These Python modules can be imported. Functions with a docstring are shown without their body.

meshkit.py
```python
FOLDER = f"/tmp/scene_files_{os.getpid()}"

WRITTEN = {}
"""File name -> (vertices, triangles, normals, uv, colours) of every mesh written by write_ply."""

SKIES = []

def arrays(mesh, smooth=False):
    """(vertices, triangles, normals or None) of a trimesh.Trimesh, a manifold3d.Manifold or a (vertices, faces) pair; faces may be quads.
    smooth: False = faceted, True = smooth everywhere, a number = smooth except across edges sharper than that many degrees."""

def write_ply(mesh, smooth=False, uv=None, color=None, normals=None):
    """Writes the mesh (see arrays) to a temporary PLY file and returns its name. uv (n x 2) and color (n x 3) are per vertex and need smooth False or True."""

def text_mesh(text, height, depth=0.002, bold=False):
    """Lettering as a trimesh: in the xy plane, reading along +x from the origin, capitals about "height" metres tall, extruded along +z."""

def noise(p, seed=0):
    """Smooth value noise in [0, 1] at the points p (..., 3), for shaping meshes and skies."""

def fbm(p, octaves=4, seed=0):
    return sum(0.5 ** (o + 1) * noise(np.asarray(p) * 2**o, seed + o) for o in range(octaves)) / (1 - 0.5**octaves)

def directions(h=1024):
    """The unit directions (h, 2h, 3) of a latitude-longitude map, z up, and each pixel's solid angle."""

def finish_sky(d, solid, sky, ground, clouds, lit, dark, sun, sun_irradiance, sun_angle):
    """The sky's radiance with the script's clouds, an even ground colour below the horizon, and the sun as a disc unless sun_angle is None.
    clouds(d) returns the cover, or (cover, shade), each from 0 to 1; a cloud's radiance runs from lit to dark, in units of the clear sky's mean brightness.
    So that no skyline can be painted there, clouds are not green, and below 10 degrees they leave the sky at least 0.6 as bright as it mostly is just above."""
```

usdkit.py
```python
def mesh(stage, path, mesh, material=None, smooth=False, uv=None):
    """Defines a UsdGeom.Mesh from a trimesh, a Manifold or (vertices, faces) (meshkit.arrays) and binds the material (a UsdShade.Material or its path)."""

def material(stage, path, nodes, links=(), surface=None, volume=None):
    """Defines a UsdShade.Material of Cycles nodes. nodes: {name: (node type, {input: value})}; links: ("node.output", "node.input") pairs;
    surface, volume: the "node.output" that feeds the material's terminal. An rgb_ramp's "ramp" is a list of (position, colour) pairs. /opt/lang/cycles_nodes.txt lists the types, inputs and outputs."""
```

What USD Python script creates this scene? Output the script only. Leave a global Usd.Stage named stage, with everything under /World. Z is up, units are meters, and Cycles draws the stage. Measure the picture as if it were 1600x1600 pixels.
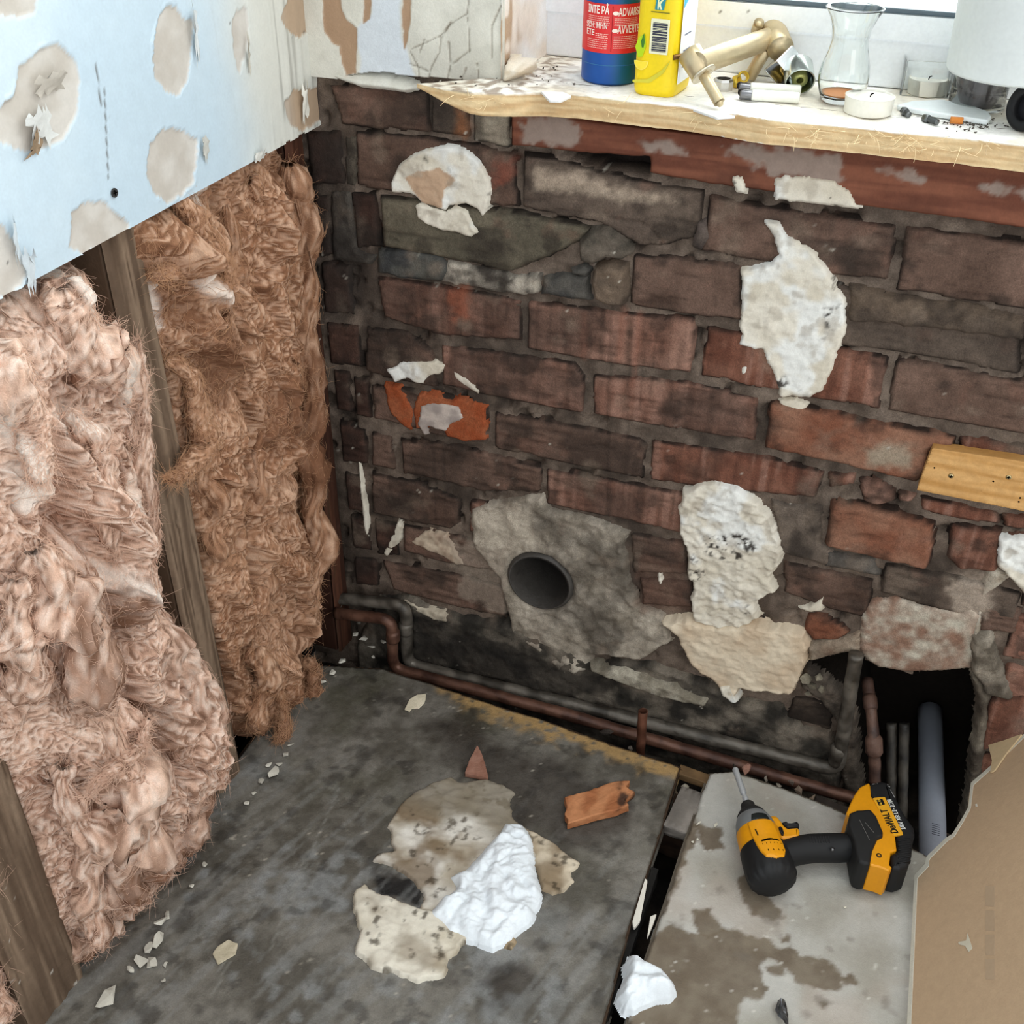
import math, random
import numpy as np, trimesh, manifold3d, mapbox_earcut
from shapely.geometry import Polygon
import usdkit
from meshkit import fbm, noise, text_mesh
from pxr import Usd, UsdGeom, UsdLux, UsdShade, Gf, Sdf, Vt

stage = Usd.Stage.CreateInMemory()
UsdGeom.SetStageUpAxis(stage, UsdGeom.Tokens.z); UsdGeom.SetStageMetersPerUnit(stage, 1.0)
UsdGeom.Xform.Define(stage, '/World'); stage.SetDefaultPrim(stage.GetPrimAtPath('/World'))
UsdGeom.Scope.Define(stage, '/World/Looks')

# ------------------------------------------------------------------ camera
FPX, YAW, PITCH, ROLL = 1742.65, 0.357902, 0.607116, 0.0095617
EYE = np.array([0.78891, -1.302035, 1.279547])
_cy, _sy, _cp, _sp = math.cos(YAW), math.sin(YAW), math.cos(PITCH), math.sin(PITCH)
FW = np.array([-_sy*_cp, _cy*_cp, -_sp]); _r = np.array([_cy, _sy, 0]); _u = np.cross(_r, FW)
RT = math.cos(ROLL)*_r + math.sin(ROLL)*_u; UP = -math.sin(ROLL)*_r + math.cos(ROLL)*_u
cam = UsdGeom.Camera.Define(stage, '/World/camera')
M = Gf.Matrix4d(*RT, 0, *UP, 0, *(-FW), 0, *EYE, 1)
cam.AddTransformOp().Set(M)
cam.CreateHorizontalApertureAttr(36.0); cam.CreateVerticalApertureAttr(36.0)
cam.CreateFocalLengthAttr(FPX/1600*36); cam.CreateClippingRangeAttr(Gf.Vec2f(0.02, 100))
cam.CreateExposureAttr(0.0)

# ------------------------------------------------------------------ light: overcast daylight, the window, an added room fill
dome = UsdLux.DomeLight.Define(stage, '/World/sky'); dome.CreateIntensityAttr(0.46); dome.CreateColorAttr(Gf.Vec3f(0.93, 0.98, 1.0))
def rect(name, pos, target, w, h, power, col):
    l = UsdLux.RectLight.Define(stage, '/World/'+name); l.CreateWidthAttr(w); l.CreateHeightAttr(h); l.CreateIntensityAttr(power); l.CreateColorAttr(Gf.Vec3f(*col))
    m = Gf.Matrix4d().SetLookAt(Gf.Vec3d(*pos), Gf.Vec3d(*target), Gf.Vec3d(0, 0, 1)).GetInverse()
    l.AddTransformOp().Set(m)
rect('window_daylight', (0.98, 0.34, 1.62), (0.9, -0.9, 0.5), 1.25, 1.15, 10.0, (0.95, 0.99, 1.0))
rect('added_room_fill', (2.3, -1.9, 1.75), (0.3, -0.2, 0.4), 1.1, 1.2, 2.2, (1.0, 0.98, 0.95))  # added fill rectangle that models the forms; no such source is seen

# ------------------------------------------------------------------ helpers
def C(*rgb): return tuple((np.asarray(rgb[0] if len(rgb) == 1 else rgb, float)/255)**2.2)
def _plane(px, ax, val):
    px = np.atleast_2d(np.asarray(px, float))
    D = FW + ((px[:, :1]-800)/FPX)*RT - ((px[:, 1:]-800)/FPX)*UP
    return EYE + ((val-EYE[ax])/D[:, ax])[:, None]*D
def W(px, y=0.0): return _plane(px, 1, y)      # points of the photograph on the brick wall, the left wall, the floor
def L(px, x=0.0): return _plane(px, 0, x)
def F(px, z=0.0): return _plane(px, 2, z)
def w2(px, y=0.0): return W(px, y)[:, [0, 2]]
def l2(px, x=0.0): return L(px, x)[:, [1, 2]]
def f2(px, z=0.0): return F(px, z)[:, :2]
def zat(x, y, py):                            # height above (x, y) that stands at row py
    d = np.array([x, y, 0])-EYE; k = 800-py
    return -(k*(d@FW)-FPX*(d@UP))/(k*FW[2]-FPX*UP[2])
def n3(u, v, s, seed=0, o=4, w=0.37): return fbm(np.stack([np.asarray(u)*s, np.asarray(v)*s, np.full(np.shape(u), w+seed*1.7)], -1), o, seed)
def ridge(u, v, s, seed=0, o=3): return sum(0.5**(k+1)*(1-np.abs(2*n3(u, v, s*2**k, seed+k, 1)-1)) for k in range(o))/(1-0.5**o)
def ss(a, b, x): t = np.clip((x-a)/(b-a), 0, 1); return t*t*(3-2*t)
def mixc(a, b, t): t = np.asarray(t)[..., None]; return np.asarray(a)*(1-t)+np.asarray(b)*t
def sdf(P, poly):                              # + inside
    P = np.asarray(P, float); poly = np.asarray(poly, float); d = np.full(len(P), 1e9); ins = np.zeros(len(P), bool)
    for a, b in zip(poly, np.roll(poly, -1, 0)):
        e = b-a; q = P-a; t = np.clip(q@e/max(e@e, 1e-12), 0, 1)
        d = np.minimum(d, ((q-t[:, None]*e)**2).sum(1))
        if a[1] != b[1]:
            c = ((a[1] > P[:, 1]) != (b[1] > P[:, 1])) & (P[:, 0] < (b[0]-a[0])*(P[:, 1]-a[1])/(b[1]-a[1])+a[0]); ins ^= c
    d = np.sqrt(d); return np.where(ins, d, -d)
def specks(u, v, s, seed, lo, hi): return ss(lo, hi, n3(u*.83+v*.56, v*.83-u*.56, s, seed, 3))
def billow(u, v, s, seed=0, o=2): return sum(0.5**(k+1)*np.abs(2*n3(u*(.9-.3*k)+v*(.2+.4*k), v*(.9-.3*k)-u*(.2+.4*k), s*2**k, seed+k, 2)-1)*1.6 for k in range(o))/(1-0.5**o)
def dline(P, line):                            # distance to an open polyline
    P = np.asarray(P, float); line = np.asarray(line, float); d = np.full(len(P), 1e9)
    for a, b in zip(line[:-1], line[1:]):
        e = b-a; q = P-a; t = np.clip(q@e/max(e@e, 1e-12), 0, 1); d = np.minimum(d, ((q-t[:, None]*e)**2).sum(1))
    return np.sqrt(d)
def lift(plane, u, v, h):
    u, v, h = np.broadcast_arrays(u, v, h)
    return np.stack({'W': (u, -h, v), 'L': (h, u, v), 'F': (u, v, h)}[plane], -1)
def sheet(plane, lo, hi, step, hfn, cfn=None, keep=None, disp=None):
    """A relief of the plane: hfn(u,v) heights, cfn(u,v,h) colours, keep(u,v,h) which points stay."""
    nu, nv = max(2, int((hi[0]-lo[0])/step)+1), max(2, int((hi[1]-lo[1])/step)+1)
    U, V = np.meshgrid(np.linspace(lo[0], hi[0], nu), np.linspace(lo[1], hi[1], nv), indexing='ij')
    u, v = U.ravel(), V.ravel(); h = hfn(u, v)
    k = np.ones(len(u), bool) if keep is None else keep(u, v, h)
    idx = np.arange(nu*nv).reshape(nu, nv); q = np.stack([idx[:-1, :-1], idx[1:, :-1], idx[1:, 1:], idx[:-1, 1:]], -1).reshape(-1, 4)
    q = q[k[q].all(1)]; f = np.vstack([q[:, [0, 1, 2]], q[:, [0, 2, 3]]])
    used = np.unique(f); re = np.full(nu*nv, -1); re[used] = np.arange(len(used))
    u, v, h = u[used], v[used], h[used]
    X = lift(plane, u, v, h)
    if disp is not None: X = X+disp(u, v, h)
    return (X, re[f]), (None if cfn is None else cfn(u, v, h))
def relief(plane, poly, thick, step=.003, edge=.006, jag=.003, jfreq=90, lump=.0015, lfreq=70, seed=0, cfn=None, base=0.0, holes=(), hextra=None):
    """A lump of material stuck on the plane, outline poly; its rim dips under the surface."""
    poly = np.asarray(poly, float); jag = min(jag, .06*math.sqrt(abs(Polygon(poly).area))); lo, hi = poly.min(0)-.008, poly.max(0)+.008; box = {}
    def sd_(u, v):
        s = sdf(np.stack([u, v], 1), poly)+(n3(u, v, jfreq, seed, 3)-.5)*2*jag
        for hpoly in holes: s = np.minimum(s, -sdf(np.stack([u, v], 1), hpoly)-.0045+(n3(u, v, jfreq, seed+3, 2)-.5)*min(jag, .003))
        return s
    def h_(u, v):
        s = sd_(u, v); box['s'] = s
        h = base+thick*ss(-edge*.3, edge, s)+(n3(u, v, lfreq, seed+5, 4)-.5)*2*lump*ss(0, edge, s)
        if hextra is not None: h = h+hextra(u, v, s)
        return np.where(s < 0, base-.004+s*1.2, h)
    return sheet(plane, lo, hi, step, h_, (lambda u, v, h: cfn(u, v, h, sd_(u, v))) if cfn else None, lambda u, v, h: box['s'] > -.004)

# ------------------------------------------------------------------ prims
MAT, _used = {}, {}
def mat(name, rough=.8, var=.18, vscale=120, bump=.3, bscale=300, metal=0.0, color=None, spec=.4, coat=0., rvar=0., trans=0., ior=1.45, fine=.03):
    nodes = {"g": ("geometry", {}), "n": ("noise_texture", {"scale": vscale, "detail": 5.0, "roughness": .65}),
             "r": ("map_range", {"from_min": .25, "from_max": .75, "to_min": 1-var, "to_max": 1+var}),
             "n2": ("noise_texture", {"scale": vscale*5.0, "detail": 3.0, "roughness": .6}), "r2": ("map_range", {"from_min": .3, "from_max": .7, "to_min": 1-fine, "to_max": 1+fine}), "k": ("math", {"math_type": "multiply"}),
             "b": ("noise_texture", {"scale": bscale, "detail": 4.0, "roughness": .6}),
             "u": ("bump", {"strength": bump, "distance": .002}),
             "m": ("vector_math", {"math_type": "scale"}),
             "p": ("principled_bsdf", {"roughness": rough, "metallic": metal, "specular_ior_level": spec, "coat_weight": coat, "transmission_weight": trans, "ior": ior})}
    links = [("g.position", "n.vector"), ("g.position", "b.vector"), ("n.fac", "r.value"), ("g.position", "n2.vector"), ("n2.fac", "r2.value"), ("r.result", "k.value1"), ("r2.result", "k.value2"), ("k.value", "m.scale"), ("m.vector", "p.base_color"), ("b.fac", "u.height"), ("u.normal", "p.normal")]
    if color is None:
        nodes["a"] = ("attribute", {"attribute": "Cd"}); links.append(("a.color", "m.vector1"))
    else: nodes["m"][1]["vector1"] = color
    if rvar:
        nodes["q"] = ("map_range", {"from_min": .3, "from_max": .7, "to_min": max(rough-rvar, .05), "to_max": min(rough+rvar, 1)})
        links += [("n.fac", "q.value"), ("q.result", "p.roughness")]
    MAT[name] = usdkit.material(stage, '/World/Looks/'+name, nodes, links, surface="p.BSDF"); return name
def numbered(path):
    n = _used.get(path, 0); _used[path] = n+1
    return path if n == 0 else f'{path}_{n:03d}'
LOC = {}
def meta(prim, label=None, cat=None, group=None, kind=None):
    for k, v in (('label', label), ('category', cat), ('group', group), ('kind', kind)):
        if v: prim.SetCustomDataByKey(k, v)
def thing(name, label, cat, loc=(0, 0, 0), group=None, kind=None):
    p = numbered('/World/'+name); x = UsdGeom.Xform.Define(stage, p); x.AddTranslateOp().Set(Gf.Vec3d(*map(float, loc)))
    LOC[p] = np.asarray(loc, float); meta(x.GetPrim(), label, cat, group, kind); return p
def obj(name, mesh, m, parent=None, cd=None, smooth=True, label=None, cat=None, group=None, kind=None):
    up = parent or '/World'; p = numbered(up+'/'+name); LOC[p] = LOC.get(up, np.zeros(3))
    if hasattr(mesh, 'to_mesh') or isinstance(mesh, trimesh.Trimesh): v, f, _ = usdkit.meshkit.arrays(mesh)
    else: v, f = np.asarray(mesh[0], float), np.asarray(mesh[1])
    f = np.asarray(f); keep = np.unique(f); n0 = len(v)
    if len(keep) < n0: re = np.full(n0, -1); re[keep] = np.arange(len(keep)); v, f = v[keep], re[f]; cd = np.asarray(cd)[keep] if cd is not None and np.ndim(cd) == 2 else cd
    cds = None
    if cd is not None:
        cds = np.asarray(cd, float)
        if cds.ndim == 1: cds = np.tile(cds, (len(v), 1)); 
        if smooth not in (True, False): smooth = True
    prim = usdkit.mesh(stage, p, (v-LOC[p], f), MAT[m], smooth=smooth)
    if cds is not None: UsdGeom.PrimvarsAPI(prim).CreatePrimvar('Cd', Sdf.ValueTypeNames.Color3fArray, 'vertex').Set(Vt.Vec3fArray.FromNumpy(np.clip(cds, 0, 1).astype(np.float32)))
    meta(prim.GetPrim(), label, cat, group, kind); return p
def curves(name, pts, counts, widths, m, parent, kind='stuff', label=None):
    p = numbered(parent+'/'+name); c = UsdGeom.BasisCurves.Define(stage, p); c.CreateTypeAttr('linear')
    c.CreatePointsAttr(Vt.Vec3fArray.FromNumpy((np.asarray(pts)-LOC[parent]).astype(np.float32))); c.CreateCurveVertexCountsAttr(Vt.IntArray.FromNumpy(np.asarray(counts, np.int32)))
    c.CreateWidthsAttr(Vt.FloatArray.FromNumpy(np.asarray(widths, np.float32))); c.SetWidthsInterpolation('vertex')
    UsdShade.MaterialBindingAPI.Apply(c.GetPrim()).Bind(MAT[m]); meta(c.GetPrim(), label, None, None, kind)

# ------------------------------------------------------------------ solid shapes
def box(c, size, bevel=.001):
    b = np.asarray(size, float)/2-bevel; s = [manifold3d.Manifold.sphere(bevel, 8).translate([float(c[0]+i*b[0]), float(c[1]+j*b[1]), float(c[2]+k*b[2])]) for i in (-1, 1) for j in (-1, 1) for k in (-1, 1)]
    return manifold3d.Manifold.batch_hull(s)
def frame_of(d):
    d = np.asarray(d, float)/np.linalg.norm(d); a = np.array([0, 0, 1.]) if abs(d[2]) < .9 else np.array([1., 0, 0])
    x = np.cross(a, d); x /= np.linalg.norm(x); return np.stack([x, np.cross(d, x), d])
def lathe(prof, p0=(0, 0, 0), d=(0, 0, 1), n=40):
    """prof: (radius, height) pairs along the axis d from p0, first to last."""
    prof = np.asarray(prof, float); R = frame_of(d); a = np.linspace(0, 2*np.pi, n, endpoint=False)
    v = np.stack([prof[:, :1]*np.cos(a), prof[:, :1]*np.sin(a), np.repeat(prof[:, 1:], n, 1)], -1).reshape(-1, 3); k = len(prof)
    i, j = np.meshgrid(np.arange(k-1), np.arange(n), indexing='ij'); i, j = i.ravel(), j.ravel(); j2 = (j+1) % n
    q = np.stack([i*n+j, i*n+j2, (i+1)*n+j2, (i+1)*n+j], 1); f = np.vstack([q[:, [0, 1, 2]], q[:, [0, 2, 3]]])
    v = v@R+np.asarray(p0); t = trimesh.Trimesh(v, f, process=False); 
    return t
def smoothline(P, n=8):
    P = np.asarray(P, float)
    if len(P) < 3: return P
    Q = np.vstack([2*P[0]-P[1], P, 2*P[-1]-P[-2]]); out = []
    for i in range(1, len(Q)-2):
        t = np.linspace(0, 1, n, endpoint=False)[:, None]
        out.append(.5*(2*Q[i]+(Q[i+1]-Q[i-1])*t+(2*Q[i-1]-5*Q[i]+4*Q[i+1]-Q[i+2])*t**2+(3*Q[i]-Q[i-1]-3*Q[i+1]+Q[i+2])*t**3))
    return np.vstack(out+[P[-1:]])
def fillet(P, r, n=6):                       # a pipe run with rounded bends
    P = [np.asarray(p, float) for p in P]; out = [P[0]]
    for a, b, c in zip(P[:-2], P[1:-1], P[2:]):
        p, q = b+(a-b)/np.linalg.norm(a-b)*r, b+(c-b)/np.linalg.norm(c-b)*r
        out += [(1-t)**2*p+2*t*(1-t)*b+t*t*q for t in np.linspace(0, 1, n)]
    return np.array(out+[P[-1]])
def tube(P, r, n=16, hollow=0.0, wob=0.0, seed=0):
    P = np.asarray(P, float); r = np.broadcast_to(np.asarray(r, float), len(P)).copy()
    T = np.gradient(P, axis=0); T /= np.linalg.norm(T, axis=1, keepdims=True); x = frame_of(T[0])[0]; rings = []; a = np.linspace(0, 2*np.pi, n, endpoint=False)
    for p, t, rr in zip(P, T, r):
        x = x-t*(x@t); x /= np.linalg.norm(x); y = np.cross(t, x); rings.append(p+rr*(np.cos(a)[:, None]*x+np.sin(a)[:, None]*y))
    if hollow:
        x = frame_of(T[-1])[0]
        end = rings[-1]; c = P[-1]; rings.append(c+(end-c)*hollow); rings.append(c+(end-c)*hollow-T[-1]*r[-1]*3)
    v = np.array(rings); k = len(v)
    if wob: v = v+(noise(v*60, seed)[..., None]-.5)*wob
    v = v.reshape(-1, 3); i, j = np.meshgrid(np.arange(k-1), np.arange(n), indexing='ij'); i, j = i.ravel(), j.ravel(); j2 = (j+1) % n
    q = np.stack([i*n+j, i*n+j2, (i+1)*n+j2, (i+1)*n+j], 1); f = [q[:, [0, 1, 2]], q[:, [0, 2, 3]]]
    c0 = len(v); v = np.vstack([v, v[:n].mean(0), v[-n:].mean(0)]); a = np.arange(n)
    f += [np.stack([(a+1) % n, a, np.full(n, c0)], 1), np.stack([(k-1)*n+a, (k-1)*n+(a+1) % n, np.full(n, c0+1)], 1)]
    return trimesh.Trimesh(v, np.vstack(f), process=False)
def ring_of(poly, n): 
    P = np.asarray(poly, float); P = np.vstack([P, P[:1]]); s = np.r_[0, np.cumsum(np.linalg.norm(np.diff(P, axis=0), axis=1))]
    t = np.linspace(0, s[-1], n, endpoint=False); return np.stack([np.interp(t, s, P[:, k]) for k in (0, 1)], 1)
def puff(poly, z0, z1, r=.004, n=120, soft=.004, under=True, steps=5):
    """poly (xy) drawn up from z0 to z1 with rounded rims; corners softened first."""
    g = Polygon(poly).buffer(-soft).buffer(2*soft).buffer(-soft)
    if g.is_empty or g.area < .5*Polygon(poly).area: g = Polygon(poly)
    if g.geom_type != 'Polygon': g = max(g.geoms, key=lambda a: a.area)
    P = ring_of(np.array(g.exterior.coords)[:-1], n)
    if Polygon(P).exterior.is_ccw is False: P = P[::-1]
    T = np.roll(P, -1, 0)-np.roll(P, 1, 0); T /= np.linalg.norm(T, axis=1, keepdims=True); N = np.stack([-T[:, 1], T[:, 0]], 1)
    rows = []
    if under:
        for a in np.linspace(0, np.pi/2, steps): rows.append((r*(1-math.sin(a)), z0+r*(1-math.cos(a))))
    else: rows.append((0, z0))
    for a in np.linspace(0, np.pi/2, steps): rows.append((r*(1-math.cos(a)), z1-r*(1-math.sin(a))))
    v = np.vstack([np.c_[P+N*o, np.full(n, z)] for o, z in rows]); k = len(rows)
    i, j = np.meshgrid(np.arange(k-1), np.arange(n), indexing='ij'); i, j = i.ravel(), j.ravel(); j2 = (j+1) % n
    q = np.stack([i*n+j, i*n+j2, (i+1)*n+j2, (i+1)*n+j], 1); f = [q[:, [0, 1, 2]], q[:, [0, 2, 3]]]
    for row, flip in ((0, True), (k-1, False)):
        t = mapbox_earcut.triangulate_float64(v[row*n:(row+1)*n, :2], np.array([n], np.uint32)).reshape(-1, 3).astype(int)
        if len(t):
            a, b, c = (v[row*n+t[0, s], :2] for s in range(3)); up = ((b-a)[0]*(c-a)[1]-(b-a)[1]*(c-a)[0]) > 0
            f.append((t if up != flip else t[:, ::-1])+row*n)
    return trimesh.Trimesh(v, np.vstack(f), process=False)
def prism(plane, poly, h0, h1):
    m = trimesh.creation.extrude_polygon(Polygon(poly), h1-h0, engine='earcut'); v = m.vertices
    m.vertices = lift(plane, v[:, 0], v[:, 1], v[:, 2]+h0); 
    m.fix_normals(); return m
def rough_solid(m, step, amp, freq, seed=0):
    m = trimesh.Trimesh(m.vertices, m.faces); m = m.subdivide_to_size(step); m.merge_vertices(); v = m.vertices
    d = np.stack([fbm(v*freq+k*9.1, 3, seed+k)-.5 for k in range(3)], 1); m.vertices = v+2*amp*d; return m
def chip(c, size, seed, flat=.35, plane='F'):
    r = np.random.default_rng(seed); p = r.normal(size=(11, 3)); p /= np.linalg.norm(p, axis=1, keepdims=True)
    p *= size*r.uniform(.7, 1.1, (11, 1))*np.array([1, r.uniform(.5, .9), flat]); a = r.uniform(0, 6.28); R = np.array([[math.cos(a), -math.sin(a), 0], [math.sin(a), math.cos(a), 0], [0, 0, 1]])
    p = p@R.T; p[:, 2] -= p[:, 2].min(); h = trimesh.convex.convex_hull(p); v = lift(plane, h.vertices[:, 0], h.vertices[:, 1], h.vertices[:, 2]); return trimesh.Trimesh(v+np.asarray(c), h.faces, process=False)

mat('masonry', .92, .24, 130, .75, 380, spec=.2, fine=.20)
mat('plaster', .85, .06, 120, .35, 300, spec=.25, fine=.05)
mat('paint', .42, .04, 60, .06, 200, spec=.4)
mat('timber', .75, .14, 90, .3, 260, spec=.3)
mat('grime', .58, .20, 110, .35, 300, spec=.5, rvar=.18, fine=.14)
mat('wool', .95, .14, 160, .6, 420, spec=.05, fine=.12)
mat('paper', .85, .06, 90, .2, 260, spec=.2)
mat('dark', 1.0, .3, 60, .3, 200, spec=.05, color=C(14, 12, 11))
# ================================================================== BRICK WALL
wall = thing('wall_back', 'old bare brick wall under the window, with plaster remnants and a round duct hole', 'wall', (0, 0, 0), kind='structure')
HOLE = w2([(1262, 1036), (1300, 1026), (1320, 1022), (1339, 1021), (1355, 1036), (1372, 1045), (1422, 1053), (1481, 1050), (1514, 1047), (1529, 1066), (1531, 1100), (1527, 1137), (1519, 1185), (1516, 1216), (1505, 1260), (1490, 1300), (1350, 1300), (1338, 1200), (1334, 1120), (1310, 1085), (1285, 1068)])
DUCT_C, DUCT_R = np.array([0.3515, 0.1975]), 0.0485
DUCT = DUCT_C+DUCT_R*np.stack([np.cos(np.linspace(0, 2*np.pi, 40, endpoint=False)), np.sin(np.linspace(0, 2*np.pi, 40, endpoint=False))], 1)
TONE = dict(d=((58, 44, 39), (78, 58, 50)), b=((86, 68, 59), (110, 88, 77)), g=((86, 74, 66), (108, 94, 83)), r=((104, 67, 54), (126, 88, 73)), o=((116, 74, 57), (134, 98, 80)), m=((82, 76, 65), (104, 96, 82)), p=((118, 84, 71), (138, 106, 92)), w=((150, 138, 122), (178, 168, 150)), k=((46, 40, 36), (74, 64, 56)))
STREAKS = [w2(s) for s in ([(648, 440), (652, 530)], [(672, 440), (678, 530)], [(700, 440), (703, 530)], [(882, 470), (883, 555)], [(955, 480), (950, 820)], [(985, 500), (980, 740)], [(680, 700), (682, 830)], [(694, 700), (696, 780)], [(1010, 520), (1000, 640)], [(720, 450), (722, 520)])]
REDSTREAK = [w2(s) for s in ([(705, 455), (708, 520)], [(722, 455), (724, 500)], [(1000, 490), (990, 600)], [(975, 485), (968, 560)], [(915, 490), (912, 560)])]
PATCH = [(w2(q), cl, am) for q, cl, am in (([(830, 258), (905, 262), (960, 280), (1040, 300), (1060, 315), (940, 308), (870, 300), (830, 300)], (168, 150, 132), .85), ([(768, 248), (804, 250), (806, 292), (774, 290)], (126, 74, 60), .65), ([(712, 165), (734, 170), (732, 212), (712, 206)], (136, 88, 58), .7), ([(735, 440), (700, 450), (705, 500), (735, 505)], (146, 84, 62), .5), ([(470, 205), (545, 205), (560, 290), (590, 400), (560, 500), (500, 500)], (50, 45, 42), .55), ([(560, 930), (700, 960), (900, 1040), (1000, 1060), (900, 1090), (600, 1030)], (36, 33, 31), .7), ([(1340, 690), (1400, 685), (1440, 705), (1430, 725), (1360, 728)], (150, 138, 120), .8), ([(740, 785), (830, 790), (850, 850), (790, 870), (740, 850)], (176, 164, 148), .7), ([(700, 840), (800, 850), (800, 960), (720, 940)], (150, 136, 122), .5), ([(985, 860), (1070, 880), (1080, 960), (1000, 960)], (112, 84, 72), .4), ([(1480, 900), (1530, 890), (1560, 930), (1520, 1000), (1480, 960)], (176, 160, 144), .6), ([(1320, 470), (1600, 500), (1600, 580), (1330, 540)], (74, 64, 57), .5))]
def wallstain(u, v, c):
    P = np.stack([u, v], 1)
    for k, s in enumerate(STREAKS):
        w = .0028+.002*n3(u, v, 40, k, 2); c = mixc(c, c*.62, .75*ss(w, w*.4, dline(P, s)+(n3(u, v*.25, 160, k, 2)-.5)*.003))
    for k, s in enumerate(REDSTREAK): c = mixc(c, C(132, 84, 68), .35*ss(.008, .001, dline(P, s)+(n3(u, v*.3, 120, k+20, 2)-.5)*.006))
    c = mixc(c, C(50, 44, 40), .6*ss(.54, .70, n3(u, v, 11, 31, 5)))                      # soot and damp blotches
    c = mixc(c, C(128, 112, 98), .42*ss(.60, .78, n3(u, v, 26, 35, 5)))                     # lime dust
    for k, (pl_, cl, am) in enumerate(PATCH):
        if abs(pl_.mean(0)-np.array([u.mean(), v.mean()])).max() < .25 or len(u) > 40000: c = mixc(c, C(cl), am*ss(-.004, .012, sdf(P, pl_)+(n3(u, v, 60, 80+k, 5)-.5)*.045))
    return mixc(c, C(190, 182, 168), .8*specks(u, v, 140, 36, .74, .80)*ss(.5, .6, n3(u, v, 9, 37, 2)))   # plaster specks
def brick_col(t, seed):
    a, b = C(TONE[t][0]), C(TONE[t][1]); rng = np.random.default_rng(seed); k = rng.uniform(.9, 1.1)
    def fn(u, v, h, s):
        c = mixc(a, b, ss(.28, .72, n3(u, v, 22, seed, 5)))*k
        c = mixc(c, C(62, 54, 48), .5*ss(.007, -.002, s+(n3(u, v, 70, seed, 3)-.5)*.012))    # mortar-dirty rims
        if t in 'pr': st = fbm(np.stack([u*110, v*5, u*0+seed], -1), 4, seed+2); c = mixc(c, c*.70, .8*ss(.52, .62, st)); c = mixc(c, C(146, 112, 98), .5*ss(.46, .36, st))
        hz = fbm(np.stack([u*16, v*130, u*0+seed], -1), 4, seed+3); c = mixc(c, c*.62, .7*ss(.60, .70, hz)); c = mixc(c, C(130, 94, 80), (.5 if t in 'rpo' else .22)*ss(.62, .72, n3(u, v, 34, seed+5, 4)))
        c = mixc(c, C(48, 42, 38), .6*ss(.54, .68, n3(u, v, 28, seed+6, 5))); c = mixc(c, C(36, 31, 28), .9*ss(.0034, .0008, s)*ss(.36, .5, n3(u, v, 45, seed+7, 3)))
        return wallstain(u, v, c)
    return fn
CRK = [w2(q) for q in ([(960, 340), (1000, 345), (1016, 355), (1030, 372), (1036, 384)], [(925, 345), (935, 352)], [(1086, 372), (1080, 384)], [(1225, 800), (1240, 825), (1262, 848)])]
def brick_x(seed):
    def fx_(u, v, s):
        h = -.0022*ss(.58, .72, fbm(np.stack([u*16, v*130, u*0+seed], -1), 4, seed+3))*ss(0, .006, s)
        for q in CRK: h = h-.004*ss(.0022, .0006, dline(np.stack([u, v], 1), q)) if abs(q.mean(0)-np.array([u.mean(), v.mean()])).max() < .15 else h
        return h
    return fx_
BR = []
def B(t, *pts, proud=.0036): BR.append((t, pts, proud))
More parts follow.
